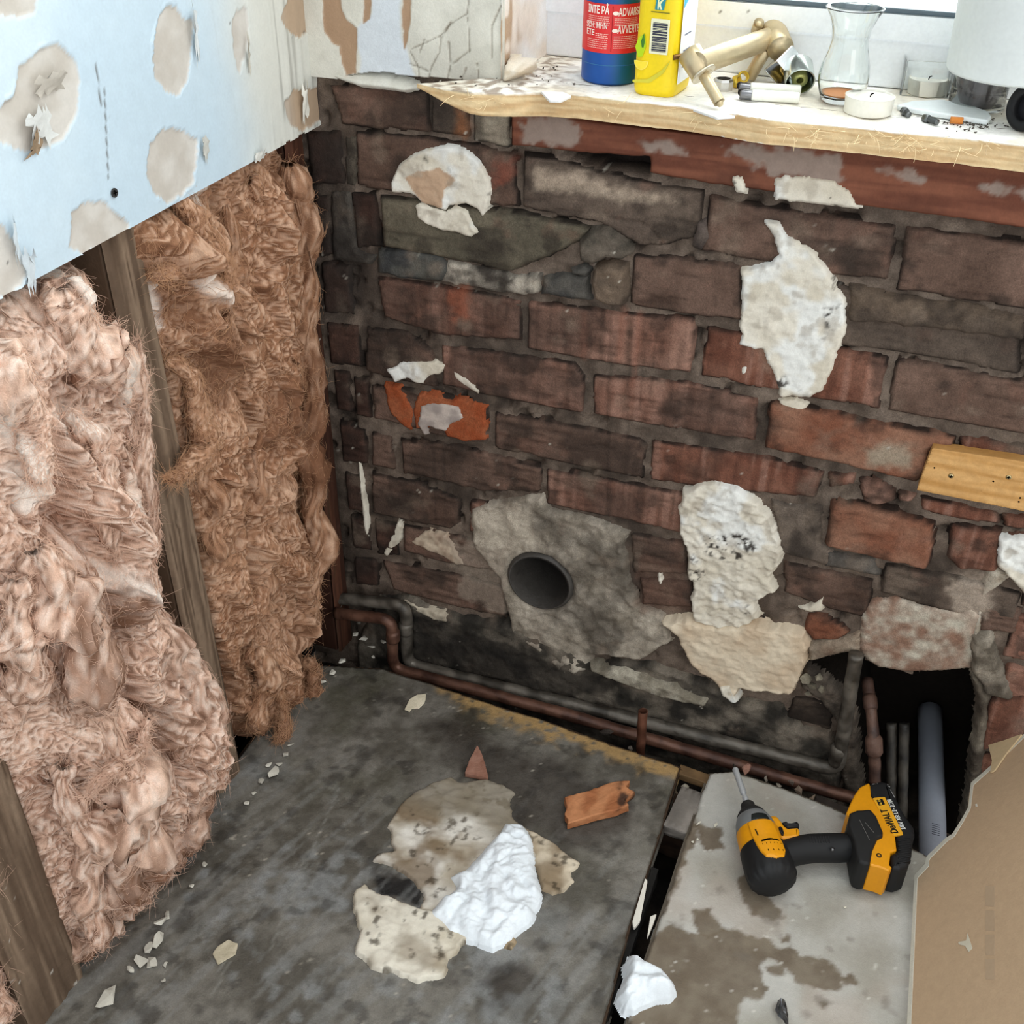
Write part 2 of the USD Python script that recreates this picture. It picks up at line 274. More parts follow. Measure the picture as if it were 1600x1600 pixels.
# courses from the top; corners read off the photograph, laid on the wall plane
B('b', (514, 130), (668, 140), (672, 205), (600, 203), (536, 194)); B('g', (674, 142), (734, 155), (732, 214), (674, 205)); B('w', (739, 165), (800, 172), (797, 232), (741, 219))
B('d', (478, 206), (530, 206), (540, 288), (488, 288)); B('b', (556, 206), (640, 210), (735, 222), (806, 238), (811, 324), (700, 312), (605, 298), (558, 290))
B('g', (819, 240), (880, 250), (925, 264), (1010, 282), (1099, 296), (1096, 345), (1083, 371), (1040, 382), (1000, 384), (935, 348), (817, 325)); B('b', (1110, 305), (1200, 322), (1402, 350), (1386, 437), (1300, 429), (1200, 409), (1094, 392), (1104, 350))
B('b', (1416, 352), (1520, 366), (1640, 384), (1640, 490), (1500, 467), (1402, 452))
B('d', (490, 302), (516, 306), (520, 397), (500, 402)); B('d', (548, 297), (588, 302), (594, 384), (558, 388)); B('m', (594, 304), (700, 316), (815, 330), (928, 354), (912, 374), (880, 392), (800, 424), (690, 402), (600, 386), proud=.007)
B('b', (990, 397), (1040, 399), (1158, 416), (1163, 502), (1066, 490), (984, 476)); B('b', (1173, 418), (1276, 434), (1284, 532), (1176, 512)); B('g', (1294, 438), (1395, 459), (1590, 494), (1591, 585), (1450, 556), (1304, 538)); B('b', (1606, 496), (1700, 512), (1700, 606), (1604, 589))
B('d', (503, 411), (545, 415), (555, 492), (508, 488)); B('p', (589, 432), (640, 438), (735, 453), (816, 469), (814, 532), (690, 524), (600, 495)); B('p', (825, 470), (965, 487), (1086, 500), (1079, 583), (950, 567), (824, 545))
B('r', (1106, 510), (1200, 522), (1320, 545), (1388, 558), (1375, 638), (1265, 621), (1200, 607), (1095, 586)); B('b', (1400, 562), (1450, 565), (1600, 594), (1640, 602), (1640, 684), (1500, 661), (1386, 641))
B('d', (510, 503), (560, 509), (567, 574), (517, 568)); B('b', (572, 511), (640, 519), (676, 548), (681, 604), (610, 592), (572, 578)); B('p', (690, 539), (760, 547), (860, 560), (897, 566), (914, 586), (911, 644), (860, 637), (760, 617), (692, 600))
B('p', (927, 585), (1000, 590), (1070, 595), (1186, 621), (1180, 688), (1100, 677), (1015, 663), (928, 647)); B('o', (1203, 624), (1260, 633), (1350, 653), (1495, 681), (1489, 697), (1455, 701), (1447, 740), (1432, 752), (1370, 737), (1290, 718), (1195, 699), proud=.008); B('r', (1500, 680), (1640, 702), (1640, 727), (1500, 703))
B('d', (521, 577), (546, 581), (552, 645), (526, 640)); B('d', (553, 589), (574, 592), (582, 654), (556, 648)); B('b', (580, 600), (640, 607), (700, 620), (762, 634), (763, 689), (738, 691), (690, 681), (630, 664), (585, 654))
B('b', (774, 645), (860, 657), (1000, 684), (1011, 694), (1004, 747), (900, 727), (773, 699)); B('r', (1019, 688), (1100, 699), (1200, 714), (1287, 738), (1275, 777), (1200, 771), (1100, 761), (1016, 749)); B('r', (1294, 739), (1338, 740), (1335, 755), (1296, 761)); B('p', (1343, 747), (1378, 749), (1399, 765), (1401, 780), (1370, 787), (1349, 779), proud=.012); B('p', (1403, 766), (1433, 771), (1425, 783), (1404, 781), proud=.009)
B('r', (1438, 774), (1500, 789), (1562, 800), (1560, 819), (1500, 811), (1440, 797)); B('r', (1566, 801), (1640, 812), (1640, 832), (1568, 822))
B('d', (530, 659), (571, 670), (576, 725), (536, 721)); B('b', (580, 676), (612, 682), (617, 734), (581, 727)); B('b', (627, 689), (700, 692), (770, 709), (849, 731), (846, 768), (750, 767), (690, 751), (631, 739)); B('p', (854, 732), (900, 740), (1000, 757), (1078, 773), (1066, 833), (985, 814), (925, 801), (854, 787))
B('b', (1090, 775), (1195, 790), (1200, 850), (1085, 836)); B('o', (1298, 782), (1340, 779), (1400, 796), (1462, 813), (1456, 870), (1447, 886), (1380, 871), (1289, 849), proud=.013); B('r', (1485, 816), (1565, 827), (1558, 892), (1500, 888), (1479, 871), proud=.008); B('r', (1575, 830), (1640, 840), (1640, 905), (1572, 893))
B('d', (538, 737), (566, 743), (570, 800), (545, 796)); B('b', (580, 740), (640, 749), (722, 780), (717, 815), (705, 827), (640, 814), (583, 801)); B('p', (735, 782), (790, 787), (845, 802), (842, 850), (780, 841), (733, 829))
B('b', (985, 832), (1072, 847), (1076, 896), (990, 895)); B('b', (1000, 904), (1082, 908), (1085, 950), (1003, 944)); B('b', (1225, 879), (1290, 889), (1365, 906), (1358, 950), (1349, 964), (1290, 949), (1225, 924)); B('g', (1383, 879), (1450, 893), (1500, 901), (1595, 926), (1591, 970), (1500, 959), (1450, 947), (1376, 925)); B('o', (1262, 956), (1290, 961), (1334, 985), (1310, 998), (1270, 1000), (1258, 985))
B('d', (585, 811), (622, 819), (625, 868), (590, 865)); B('b', (630, 820), (700, 833), (785, 849), (800, 895), (700, 880), (631, 861)); B('b', (598, 875), (690, 891), (790, 916), (792, 964), (710, 947), (615, 921)); B('d', (547, 806), (576, 812), (583, 860), (553, 856)); B('d', (553, 868), (588, 874), (594, 916), (556, 912))
B('b', (1535, 932), (1600, 947), (1590, 990), (1530, 985)); B('r', (1606, 945), (1680, 960), (1680, 1040), (1580, 1030)); B('r', (1545, 1090), (1640, 1075), (1640, 1150), (1530, 1170), proud=.010); B('r', (1528, 1178), (1640, 1158), (1640, 1240), (1520, 1250)); B('k', (1240, 1085), (1308, 1100), (1296, 1140), (1228, 1120)); B('k', (1222, 1128), (1295, 1147), (1283, 1190), (1212, 1168))
ZR = [.935, .865, .758, .671, .588, .502, .418, .340, .252, .172, .092, .012]; BRW = []
for r_ in range(11):
    x_ = [.925, 1.00, 1.01, .955, 1.00, 1.00, 1.01, 1.01, 1.02, 1.06, 1.075][r_]
    while x_ < 1.33: x2 = min(x_+(.228 if (r_+int(x_*10)) % 3 else .112), 1.352); BRW.append(('brbgp'[(r_*2+int(x_*20)) % 5], np.array([(x_+.006, ZR[r_+1]+.006), (x2-.006, ZR[r_+1]+.006), (x2-.006, ZR[r_]-.006), (x_+.006, ZR[r_]-.006)]))); x_ = x2
def joint_h(u, v):
    h = -.0022+(n3(u, v, 55, 1, 4)-.5)*.0085+(n3(u, v, 14, 2, 3)-.5)*.006-.030*ss(-.002, .004, sdf(np.stack([u, v], 1), w2([(878, 236), (1016, 243), (1016, 276), (965, 268), (920, 256)])))
    h = h-.010*ss(.66, .74, n3(u, v, 30, 8, 3))                                                # raked-out spots
    return h
def mortar_c(u, v, h):
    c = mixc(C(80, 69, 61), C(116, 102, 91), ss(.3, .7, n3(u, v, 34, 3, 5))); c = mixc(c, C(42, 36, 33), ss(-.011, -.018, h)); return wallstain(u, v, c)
def mortar_keep(u, v, h):
    P = np.stack([u, v], 1); return (sdf(P, HOLE)+(n3(u, v, 60, 4, 2)-.5)*.004 < 0) & (((P-DUCT_C)**2).sum(1) > DUCT_R**2)
m_, c_ = sheet('W', (-.08, -.22), (1.36, .945), .0042, joint_h, mortar_c, mortar_keep); obj('mortar', m_, 'masonry', wall, c_, label='crumbling grey brown mortar joints', kind='stuff')
for k, (t, pts, proud) in enumerate(BR+[(t_, p_, .0036) for t_, p_ in BRW]):
    P = w2(pts) if k < len(BR) else pts
    if t == 'r' and P[:, 0].max() > 1.1: P[:, 0] = np.minimum(P[:, 0], 1.30)
    m_, c_ = relief('W', P, proud, .0032, .0060, .0028, 60, .0016, 80, 100+k, brick_col(t, 100+k), hextra=brick_x(100+k), holes=(DUCT,) if abs(P.mean(0)-DUCT_C).max() < .15 else ())
    obj('brick', m_, 'masonry', wall, c_)
# cement lumps and smears
def two(a, b, s=40, seed=0, rim=None, stain=True):
    a, b = C(a), C(b)
    def fn(u, v, h, sd):
        c = mixc(a, b, ss(.3, .7, n3(u, v, s, seed, 5)))
        if rim is not None: c = mixc(c, C(rim), ss(.005, 0, sd))
        return wallstain(u, v, c) if stain else c
    return fn
for nm, pts, th, cf, lump in [
    ('cement_smear', [(590, 392), (630, 385), (690, 398), (705, 420), (690, 440), (630, 434), (592, 425)], .009, two((62, 62, 62), (88, 86, 80), 50, 61), .002),
    ('cement_smear', [(700, 405), (820, 430), (850, 425), (845, 455), (820, 462), (735, 447), (690, 440)], .006, two((80, 74, 68), (170, 160, 146), 90, 62), .004),
    ('cement_lump', [(905, 372), (925, 355), (955, 352), (980, 372), (990, 395), (975, 405), (950, 402), (930, 412), (908, 405)], .016, two((70, 65, 58), (104, 94, 84), 40, 63), .005),
    ('cement_lump', [(930, 415), (955, 406), (983, 408), (985, 460), (975, 477), (950, 476), (930, 462), (924, 435)], .018, two((76, 66, 58), (112, 96, 82), 40, 64), .006),
    ('cement_lump', [(850, 432), (880, 426), (920, 430), (927, 470), (890, 466), (847, 458)], .010, two((66, 64, 62), (90, 86, 80), 40, 65), .003),
    ('cement_lump', [(892, 418), (915, 410), (927, 420), (918, 432), (895, 428)], .010, two((66, 64, 62), (90, 86, 80), 40, 66), .003),
    ('cement_smear', [(1090, 345), (1105, 340), (1112, 370), (1098, 392), (1080, 385)], .006, two((84, 74, 70), (104, 92, 84), 60, 67), .003),
    ('cement_smear', [(1325, 440), (1392, 458), (1500, 474), (1600, 494), (1600, 530), (1450, 512), (1325, 500)], .009, two((74, 64, 56), (98, 84, 72), 60, 68), .005),
    ('cement_smear', [(540, 215), (558, 212), (556, 292), (540, 290)], .001, two((60, 54, 48), (92, 84, 74), 60, 69), .003),
    ('cement_smear', [(518, 300), (548, 297), (562, 390), (588, 400), (580, 415), (520, 405)], .004, two((58, 55, 52), (110, 104, 96), 55, 70), .004),
    ('cement_smear', [(1203, 778), (1285, 790), (1285, 850), (1330, 880), (1300, 886), (1222, 862)], .004, two((72, 64, 58), (108, 96, 86), 50, 71), .004),
    ('cement_smear', [(1290, 857), (1365, 872), (1376, 900), (1290, 884)], .006, two((70, 66, 62), (96, 90, 84), 50, 72), .003),
    ('cement_collar', [(735, 790), (800, 778), (850, 770), (860, 795), (925, 806), (985, 830), (978, 850), (985, 900), (1000, 945), (1040, 960), (1050, 1000), (1000, 1030), (930, 1020), (920, 1045), (880, 1050), (850, 1020), (800, 985), (790, 940), (780, 900), (740, 850)], .009, two((128, 118, 105), (176, 165, 150), 30, 73), .007),
    ('plinth_render', [(590, 930), (640, 928), (700, 955), (795, 972), (870, 1005), (925, 1030), (1010, 1030), (1100, 1060), (1160, 1090), (1225, 1100), (1240, 1130), (1300, 1140), (1318, 1190), (1300, 1300), (560, 1120), (560, 1000)], .010, two((50, 47, 43), (116, 107, 96), 34, 74), .006),
    ('plinth_render', [(922, 1028), (980, 1036), (1060, 1062), (1110, 1085), (1105, 1095), (1030, 1078), (925, 1040)], .022, two((120, 112, 98), (168, 160, 144), 60, 75), .003),
    ('broken_edge', [(1514, 1050), (1530, 1052), (1548, 1085), (1543, 1150), (1534, 1220), (1524, 1300), (1496, 1300), (1508, 1230), (1514, 1185), (1522, 1137), (1526, 1100), (1523, 1066)], .012, two((74, 66, 58), (128, 118, 104), 50, 131), .004),
    ('broken_edge', [(1262, 1036), (1290, 1055), (1318, 1078), (1340, 1115), (1344, 1200), (1356, 1300), (1330, 1300), (1312, 1190), (1306, 1120), (1278, 1090), (1250, 1070)], .010, two((56, 50, 45), (104, 94, 84), 50, 133), .005),
    ('whitewash_patch', [(1358, 935), (1400, 932), (1450, 948), (1500, 955), (1520, 945), (1535, 960), (1530, 1000), (1520, 1040), (1512, 1050), (1470, 1052), (1420, 1053), (1375, 1046), (1352, 1034), (1340, 1018), (1342, 985)], .0055, two((134, 104, 88), (186, 178, 162), 44, 76), .004),
    ('cement_smear', [(1260, 1005), (1310, 996), (1345, 985), (1345, 1022), (1320, 1022), (1265, 1034)], .010, two((112, 92, 78), (160, 146, 128), 40, 77), .004),
    ('cement_lump', [(1515, 985), (1550, 980), (1560, 1020), (1575, 1060), (1585, 1090), (1540, 1078), (1518, 1052)], .016, two((92, 84, 74), (150, 140, 126), 40, 78), .006),
    ('cement_smear', [(1540, 930), (1580, 900), (1545, 880), (1532, 920), (1515, 1000), (1530, 1000)], .007, two((140, 128, 112), (190, 182, 168), 60, 79), .003),
]:
    P = w2(pts); m_, c_ = relief('W', P, th, .0026, .007, .005, 60, lump, 60, int(P.sum()*999) % 97, cf, holes=(DUCT,) if nm == 'broken_edge' else (DUCT, HOLE)); obj(nm, m_, 'masonry', wall, c_)
# remnants of plaster and adhesive
def specks_(u, v, seed): return specks(u, v, 95, seed+7, .73, .79)
PIT = [w2(q) for q in ([(1100, 830), (1165, 822), (1190, 850), (1150, 875), (1105, 862)], [(1078, 860), (1098, 850), (1100, 900), (1080, 905)], [(1285, 475), (1306, 472), (1306, 515), (1288, 510)], [(1200, 590), (1230, 580), (1240, 600), (1205, 610)], [(662, 238), (674, 238), (672, 250), (664, 250)], [(1150, 968), (1175, 975), (1165, 1010), (1145, 1000)])]
def cream(seed, tan=None, specks=.8):
    T = None if tan is None else [w2(t) for t in tan]
    def fn(u, v, h, s):
        c = mixc(C(200, 190, 172), C(218, 210, 195), ss(.3, .7, n3(u, v, 26, seed, 4)))
        c = mixc(c, C(226, 226, 222), .8*ss(.58, .66, n3(u, v, 16, seed+3, 4)))
        if T:
            for t in T: c = mixc(c, C(184, 154, 128), ss(-.001, .001, sdf(np.stack([u, v], 1), t)+(n3(u, v, 120, seed, 3)-.5)*.006))
        c = mixc(c, C(158, 146, 130), .5*ss(.56, .68, n3(u, v, 60, seed+5, 4)))
        for q in PIT: c = mixc(c, C(52, 45, 40), .95*ss(-.001, .006, sdf(np.stack([u, v], 1), q))*ss(.50, .60, n3(u, v, 120, seed+6, 3)))
        return mixc(c, C(58, 50, 44), specks*specks_(u, v, seed)*ss(.45, .6, n3(u, v, 14, seed+8, 2)))
    return fn
for pts, th, cf, lump, jag, label in [
    ([(613, 282), (625, 255), (648, 238), (668, 230), (700, 223), (728, 228), (752, 247), (768, 275), (772, 300), (766, 323), (757, 340), (748, 325), (730, 316), (705, 320), (700, 328), (662, 316), (650, 304), (640, 300), (614, 300)], .007, cream(81, [[(636, 275), (650, 266), (668, 262), (690, 258), (708, 268), (718, 278), (702, 290), (694, 320), (682, 323), (665, 315), (652, 300)]], .5), .0022, .0015, 'round cream adhesive dab with a tan paper centre'),
    ([(651, 318), (662, 314), (700, 326), (716, 318), (735, 326), (745, 345), (752, 362), (738, 370), (715, 362), (690, 358), (675, 352), (655, 340)], .008, cream(82), .0028, .002, 'torn lower lip of cream plaster'),
    ([(638, 374), (655, 372), (668, 378), (675, 372), (677, 402), (668, 396), (655, 388), (642, 384)], .003, cream(83), .002, .004, None),
    ([(1195, 343), (1215, 342), (1226, 358), (1245, 372), (1270, 385), (1290, 410), (1302, 432), (1310, 450), (1325, 462), (1322, 480), (1324, 510), (1315, 540), (1305, 560), (1298, 585), (1282, 612), (1265, 620), (1240, 616), (1216, 620), (1212, 590), (1200, 565), (1192, 545), (1155, 536), (1160, 520), (1155, 508), (1160, 480), (1158, 420), (1170, 416), (1200, 410), (1218, 395), (1208, 365)], .007, cream(84), .0022, .0035, 'tall cream plaster patch with ragged edges'),
    ([(1216, 622), (1245, 620), (1262, 630), (1258, 655), (1248, 668), (1234, 670), (1235, 655), (1222, 645)], .003, cream(85), .002, .004, None),
    ([(1158, 570), (1170, 568), (1168, 582), (1158, 586)], .003, cream(86), .001, .001, None),
    ([(1062, 790), (1070, 765), (1090, 755), (1120, 748), (1150, 755), (1180, 775), (1205, 800), (1218, 830), (1224, 860), (1220, 880), (1205, 895), (1218, 918), (1200, 925), (1180, 935), (1190, 960), (1160, 975), (1120, 975), (1085, 965), (1080, 930), (1084, 905), (1074, 890), (1076, 860), (1062, 830)], .011, cream(87), .0045, .004, 'thick lumpy cream plaster patch pitted with holes'),
    ([(1036, 965), (1075, 960), (1120, 972), (1175, 968), (1230, 975), (1258, 985), (1265, 1005), (1262, 1030), (1250, 1060), (1240, 1078), (1200, 1072), (1160, 1068), (1150, 1085), (1135, 1072), (1110, 1050), (1085, 1035), (1070, 1010), (1060, 985)], .016, two((196, 174, 148), (214, 198, 174), 22, 88, stain=False), .0026, .004, 'tan plaster skirt below the lumpy patch'),
    ([(1125, 1060), (1145, 1058), (1160, 1085), (1150, 1090), (1130, 1075)], .018, cream(89), .002, .002, None),
    ([(1560, 835), (1575, 832), (1640, 840), (1640, 930), (1600, 925), (1580, 900), (1560, 880), (1557, 860)], .009, cream(90), .004, .004, 'cream plaster patch at the right end of the brickwork'),
    ([(605, 575), (625, 566), (650, 562), (680, 562), (698, 568), (690, 582), (672, 585), (664, 598), (648, 596), (640, 590), (618, 596)], .004, cream(91), .002, .003, 'half-moon of white plaster on a scraped orange ring'),
    ([(708, 575), (730, 588), (752, 608), (748, 614), (728, 602), (712, 590)], .003, cream(92), .001, .002, None),
    ([(640, 845), (665, 828), (700, 832), (712, 850), (728, 880), (715, 882), (695, 868), (668, 858)], .004, two((150, 128, 110), (196, 178, 156), 60, 93), .002, .004, None),
    ([(628, 928), (660, 940), (705, 955), (704, 968), (680, 964), (655, 950)], .010, two((150, 138, 122), (190, 178, 158), 60, 94), .002, .003, None),
    ([(1245, 948), (1262, 946), (1288, 930), (1286, 952), (1268, 955)], .004, cream(95), .001, .003, None),
    ([(1030, 890), (1036, 905), (1034, 922), (1028, 905)], .0025, cream(96), .001, .001, None),
]:
    P = w2(pts); m_, c_ = relief('W', P, th, .0022, .004, jag, 110, lump*1.35, 75, 300+len(pts)+int(pts[0][0]), cf, base=.002, hextra=lambda u, v, s, q=lump: q*1.1*(billow(u+.3*v, v*1.6, 55, 401, 3)-.45)*ss(0, .006, s)); obj('plaster_patch', m_, 'plaster', wall, c_, label=label)
# scraped orange brick faces inside the ring
for pts in ([(603, 600), (626, 602), (648, 640), (644, 672), (632, 664), (612, 645), (605, 622)], [(655, 612), (680, 614), (700, 622), (720, 620), (760, 634), (762, 685), (730, 688), (700, 680), (690, 664), (652, 668), (648, 640)]):
    P = w2(pts); m_, c_ = relief('W', P, .003, .0022, .003, .003, 110, .001, 90, 341+len(pts), two((142, 72, 44), (150, 88, 60), 60, 97, stain=False), base=.0035); obj('scraped_patch', m_, 'masonry', wall, c_, label='bright orange brick face where paint was scraped off')
m_, c_ = relief('W', w2([(660, 630), (690, 626), (720, 632), (730, 650), (705, 660), (700, 672), (672, 664), (668, 678), (655, 660)]), .003, .0022, .003, .004, 110, .001, 90, 345, two((150, 138, 132), (186, 172, 162), 70, 98, stain=False), base=.006); obj('plaster_patch', m_, 'plaster', wall, c_)
for pts in ([(563, 700), (568, 760), (575, 800), (578, 840), (570, 830), (565, 780), (560, 720)], [(622, 815), (632, 822), (628, 842), (605, 870), (600, 862)]):
    m_, c_ = relief('W', w2(pts), .003, .0022, .003, .004, 130, .001, 90, 350, cream(99), base=.001); obj('plaster_patch', m_, 'plaster', wall, c_)
# duct lining and the dark cavity behind the broken hole
a = np.linspace(0, 2*np.pi, 49)
obj('duct_sleeve', lathe([(DUCT_R-.001, 0), (DUCT_R+.009, -.006), (DUCT_R+.009, -.003), (DUCT_R+.003, .006), (DUCT_R-.001, .008), (DUCT_R-.002, -.02), (DUCT_R-.002, -.30), (.001, -.30)], (DUCT_C[0], -.002, DUCT_C[1]), (0, -1, 0), 48), 'grime', wall, C(70, 66, 62), label='round duct sleeve set in grey cement')
hb = np.array(Polygon(HOLE).buffer(.009).exterior.coords)[:-1]; n_ = len(hb); cav = np.vstack([np.c_[hb[:, 0], np.full(n_, .0035), hb[:, 1]], np.c_[hb[:, 0]*1.0, np.full(n_, .22), hb[:, 1]+.03]]); i = np.arange(n_); j = (i+1) % n_
t_ = mapbox_earcut.triangulate_float64(hb, np.array([n_], np.uint32)).reshape(-1, 3).astype(int)+n_
obj('cavity', (cav, np.vstack([np.stack([i, j, j+n_], 1), np.stack([i, j+n_, i+n_], 1), t_])), 'masonry', wall, C(40, 35, 31), smooth=False, label='dark hole broken through the masonry')
# upper plaster facing, left of the window
CR = [w2(c, -.014) for c in ([(640, 80), (652, 105), (655, 128)], [(640, 78), (668, 66), (688, 56), (700, 40), (722, 26)], [(703, 35), (696, 48), (690, 58)], [(735, -20), (729, 22), (720, 28)], [(730, 28), (733, 60), (732, 82)], [(688, 60), (686, 82), (674, 104), (668, 124)], [(700, 66), (703, 100), (698, 127)], [(733, 80), (712, 96), (703, 104)], [(662, 62), (655, 82)], [(728, 106), (720, 128)], [(782, 10), (768, 40), (768, 90)], [(640, 100), (668, 112)], [(745, 100), (748, 130)])]
TAN = [w2(t, -.014) for t in ([(503, -60), (503, 20), (507, 50), (518, 66), (530, 72), (534, 100), (540, 118), (556, 116), (557, 45), (552, 40), (540, 30), (532, 12), (525, -60)], [(571, -60), (583, -60), (578, 30), (570, 35), (566, 38)], [(630, -60), (643, -60), (641, 30), (636, 60), (631, 76), (628, 40)])]
BLUE = w2([(558, 45), (580, 20), (590, -60), (628, -60), (628, 60), (640, 90), (655, 130), (560, 118)], -.014)
def fac_h(u, v):
    h = .013+(n3(u, v, 30, 40, 3)-.5)*.003; P = np.stack([u, v], 1)
    for c in CR: h = h-.0016*ss(.0014, .0003, dline(P, c)+(n3(u, v, 200, 41, 2)-.5)*.002)
    for t in TAN: h = h-.0012*ss(-.001, .001, sdf(P, t))
    bot = .938+.006*(n3(u, v*0, 50, 42, 3)-.5)-.022*ss(.12, .03, u); return np.where(v < bot, -.004, h)
def fac_c(u, v, h):
    P = np.stack([u, v], 1); c = mixc(C(198, 194, 182), C(216, 212, 200), ss(.3, .7, n3(u, v, 20, 43, 4)))
    c = mixc(c, C(206, 211, 216), ss(-.002, .004, sdf(P, BLUE)+(n3(u, v, 40, 44, 3)-.5)*.012))
    for k, t in enumerate(TAN): c = mixc(c, C(166, 136, 110), ss(-.001, .001, sdf(P, t)+(n3(u, v, 90, 45+k, 3)-.5)*.006))
    for q in CR: c = mixc(c, C(140, 130, 116), .6*ss(.0012, .0004, dline(P, q)+(n3(u, v, 200, 41, 2)-.5)*.002))
    return c
m_, c_ = sheet('W', (.022, .925), (.292, 1.30), .0016, fac_h, fac_c); obj('plaster_facing', m_, 'plaster', wall, c_, label='cracked cream plaster with peeled tan patches beside the window')
m_, c_ = relief('W', w2([(497, 116), (520, 114), (560, 116), (620, 124), (645, 134), (648, 145), (632, 151), (600, 147), (560, 142), (525, 131), (506, 124)], -.02), .022, .0024, .010, .002, 90, .002, 60, 47, lambda u, v, h, s: mixc(C(206, 202, 190), C(222, 220, 212), ss(.3, .7, n3(u, v, 40, 48, 4)))); obj('plaster_lip', m_, 'plaster', wall, c_, label='rounded lip of white plaster under the facing')
# reveal running back to the window frame
def rev(u, v): return .004*(n3(u, v, 40, 50, 3)-.5)
m_, c_ = sheet('L', (-.016, .946), (.17, 1.30), .004, lambda u, v: .289+(u+.016)*.06+rev(u, v), lambda u, v, h: mixc(mixc(C(222, 210, 196), C(232, 230, 226), ss(.35, .6, n3(u, v, 18, 51, 4))), C(176, 150, 124), ss(.63, .67, n3(u, v*.5, 24, 52, 3)))); obj('window_reveal', m_, 'plaster', wall, c_, label='flaking plaster reveal at the left of the window')
m_, c_ = relief('W', w2([(786, 96), (800, 98), (826, 104), (822, 118), (800, 128), (790, 133), (782, 125)], -.02), .028, .0024, .006, .003, 90, .002, 60, 53, lambda u, v, h, s: mixc(C(196, 178, 154), C(220, 212, 198), ss(.3, .7, n3(u, v, 60, 54, 4)))); obj('plaster_lip', m_, 'plaster', wall, c_)
# upper part of the wall around the window
obj('lintel', box((.98, .10, 2.30), (1.5, .25, .35), .004), 'plaster', wall, C(214, 212, 206)); obj('pier', box((1.72, .10, 1.55), (.5, .25, 1.9), .004), 'plaster', wall, C(214, 212, 206))
obj('upper_wall', box((.10, .115, 1.72), (.38, .24, .82), .004), 'plaster', wall, C(214, 212, 206))

# ================================================================== WINDOW, SILL, BATTEN
win = thing('window_1', 'white plastic window frame with bright daylight behind, above the timber sill', 'window', (.9, .13, .945), kind='structure')
def specky(u, v, h): return mixc(C(240, 243, 245), C(96, 92, 88), specks(u, v, 110, 60, .72, .76)*ss(.5, .6, n3(u, v, 12, 61, 2)))
FR_ = C(240, 243, 245)
obj('frame_rail', box((.95, .150, .972), (1.34, .055, .054), .004), 'paint', win, FR_); m_, c_ = sheet('W', (.29, .999), (1.6, 1.026), .003, lambda u, v: -.118+(n3(u, v, 3, 1, 1)-.5)*.0004, specky); obj('sash_rail', m_, 'paint', win, c_)
obj('sash_rail', box((.95, .160, 1.0125), (1.34, .06, .027), .003), 'paint', win, FR_); obj('gasket', box((.95, .128, 1.0285), (1.34, .006, .0055), .001), 'paint', win, C(92, 104, 112), label='dark grey glazing gasket')
obj('frame_jamb', box((.312, .155, 1.50), (.05, .06, 1.1), .004), 'paint', win, C(226, 226, 222)); obj('frame_jamb', box((1.50, .155, 1.50), (.06, .06, 1.1), .004), 'paint', win, C(226, 226, 222)); obj('frame_head', box((.9, .155, 2.08), (1.3, .06, .06), .004), 'paint', win, FR_)
MAT['pane'] = usdkit.material(stage, '/World/Looks/pane', {"t": ("transparent_bsdf", {"color": (.97, .99, .98)}), "g": ("glossy_bsdf", {"roughness": .02, "color": (1, 1, 1)}), "f": ("fresnel", {"IOR": 1.45}), "x": ("mix_closure", {})}, [("f.fac", "x.fac"), ("t.BSDF", "x.closure1"), ("g.BSDF", "x.closure2")], surface="x.closure")
obj('glass_pane', box((.91, .150, 1.54), (1.16, .006, 1.03), .001), 'pane', win)
# sill
SF = [(652, 131), (690, 139), (735, 145), (790, 146), (845, 145), (915, 150), (985, 158), (1060, 166), (1130, 176), (1200, 187), (1300, 196), (1400, 207), (1500, 216), (1600, 228), (1700, 242)]
sp = np.vstack([f2(SF, .945), [[1.30, -.045], [1.30, .13], [.29, .165]], f2([(790, 120)], .945)])
sm = prism('F', sp, .919, .945); sm = rough_solid(sm, .007, .0012, 60, 3); sm.vertices[:, 2] = .945-(.945-sm.vertices[:, 2])*(.12+.88*ss(.185, .30, sm.vertices[:, 0])); vn = sm.vertex_normals; vv = sm.vertices
tint = mixc(C(222, 214, 198), C(240, 238, 232), ss(.35, .6, n3(vv[:, 0], vv[:, 1], 16, 62, 4))); tint = mixc(tint, C(120, 96, 74), .75*ss(.42, .30, vv[:, 0]+(n3(vv[:, 0], vv[:, 1], 40, 63, 3)-.5)*.12)*ss(.45, .6, n3(vv[:, 0], vv[:, 1], 120, 64, 3)))  # wood top whitened: blown-out window light painted into its colour
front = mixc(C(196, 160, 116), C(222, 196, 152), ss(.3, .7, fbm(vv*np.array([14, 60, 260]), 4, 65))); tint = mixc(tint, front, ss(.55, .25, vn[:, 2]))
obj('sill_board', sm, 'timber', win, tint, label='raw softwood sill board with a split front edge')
for P in ([(845, 145), (880, 146), (893, 152), (876, 160), (858, 159)], [(1080, 172), (1120, 176), (1150, 184), (1120, 186)]):
    obj('paint_flake', puff(f2(P, .9455), .9445, .9475, .0008, 50, .001), 'paint', win, C(228, 226, 222))
rng = np.random.default_rng(5); pts, cnt, wid = [], [], []
for k in range(120):
    px = rng.choice([1235, 1395, 1410, 1380, 1100, 1290, 1450, 960, 735, 1530]) + rng.normal(0, 22); x, y = f2([(px, np.interp(px, [s[0] for s in SF], [s[1] for s in SF])+3)], .945)[0]
    p = np.array([x, y-.001, .945-rng.uniform(0, .014)]); d = rng.normal(size=3)*np.array([1, .5, .35])-np.array([0, .5, .1]); d /= np.linalg.norm(d); l = rng.uniform(.006, .020); b = rng.normal(size=3)*.3
    for t in np.linspace(0, 1, 6): pts.append(p+d*l*t+b*l*t*t)
    cnt.append(6); wid += list(np.linspace(.0009, .0003, 6))
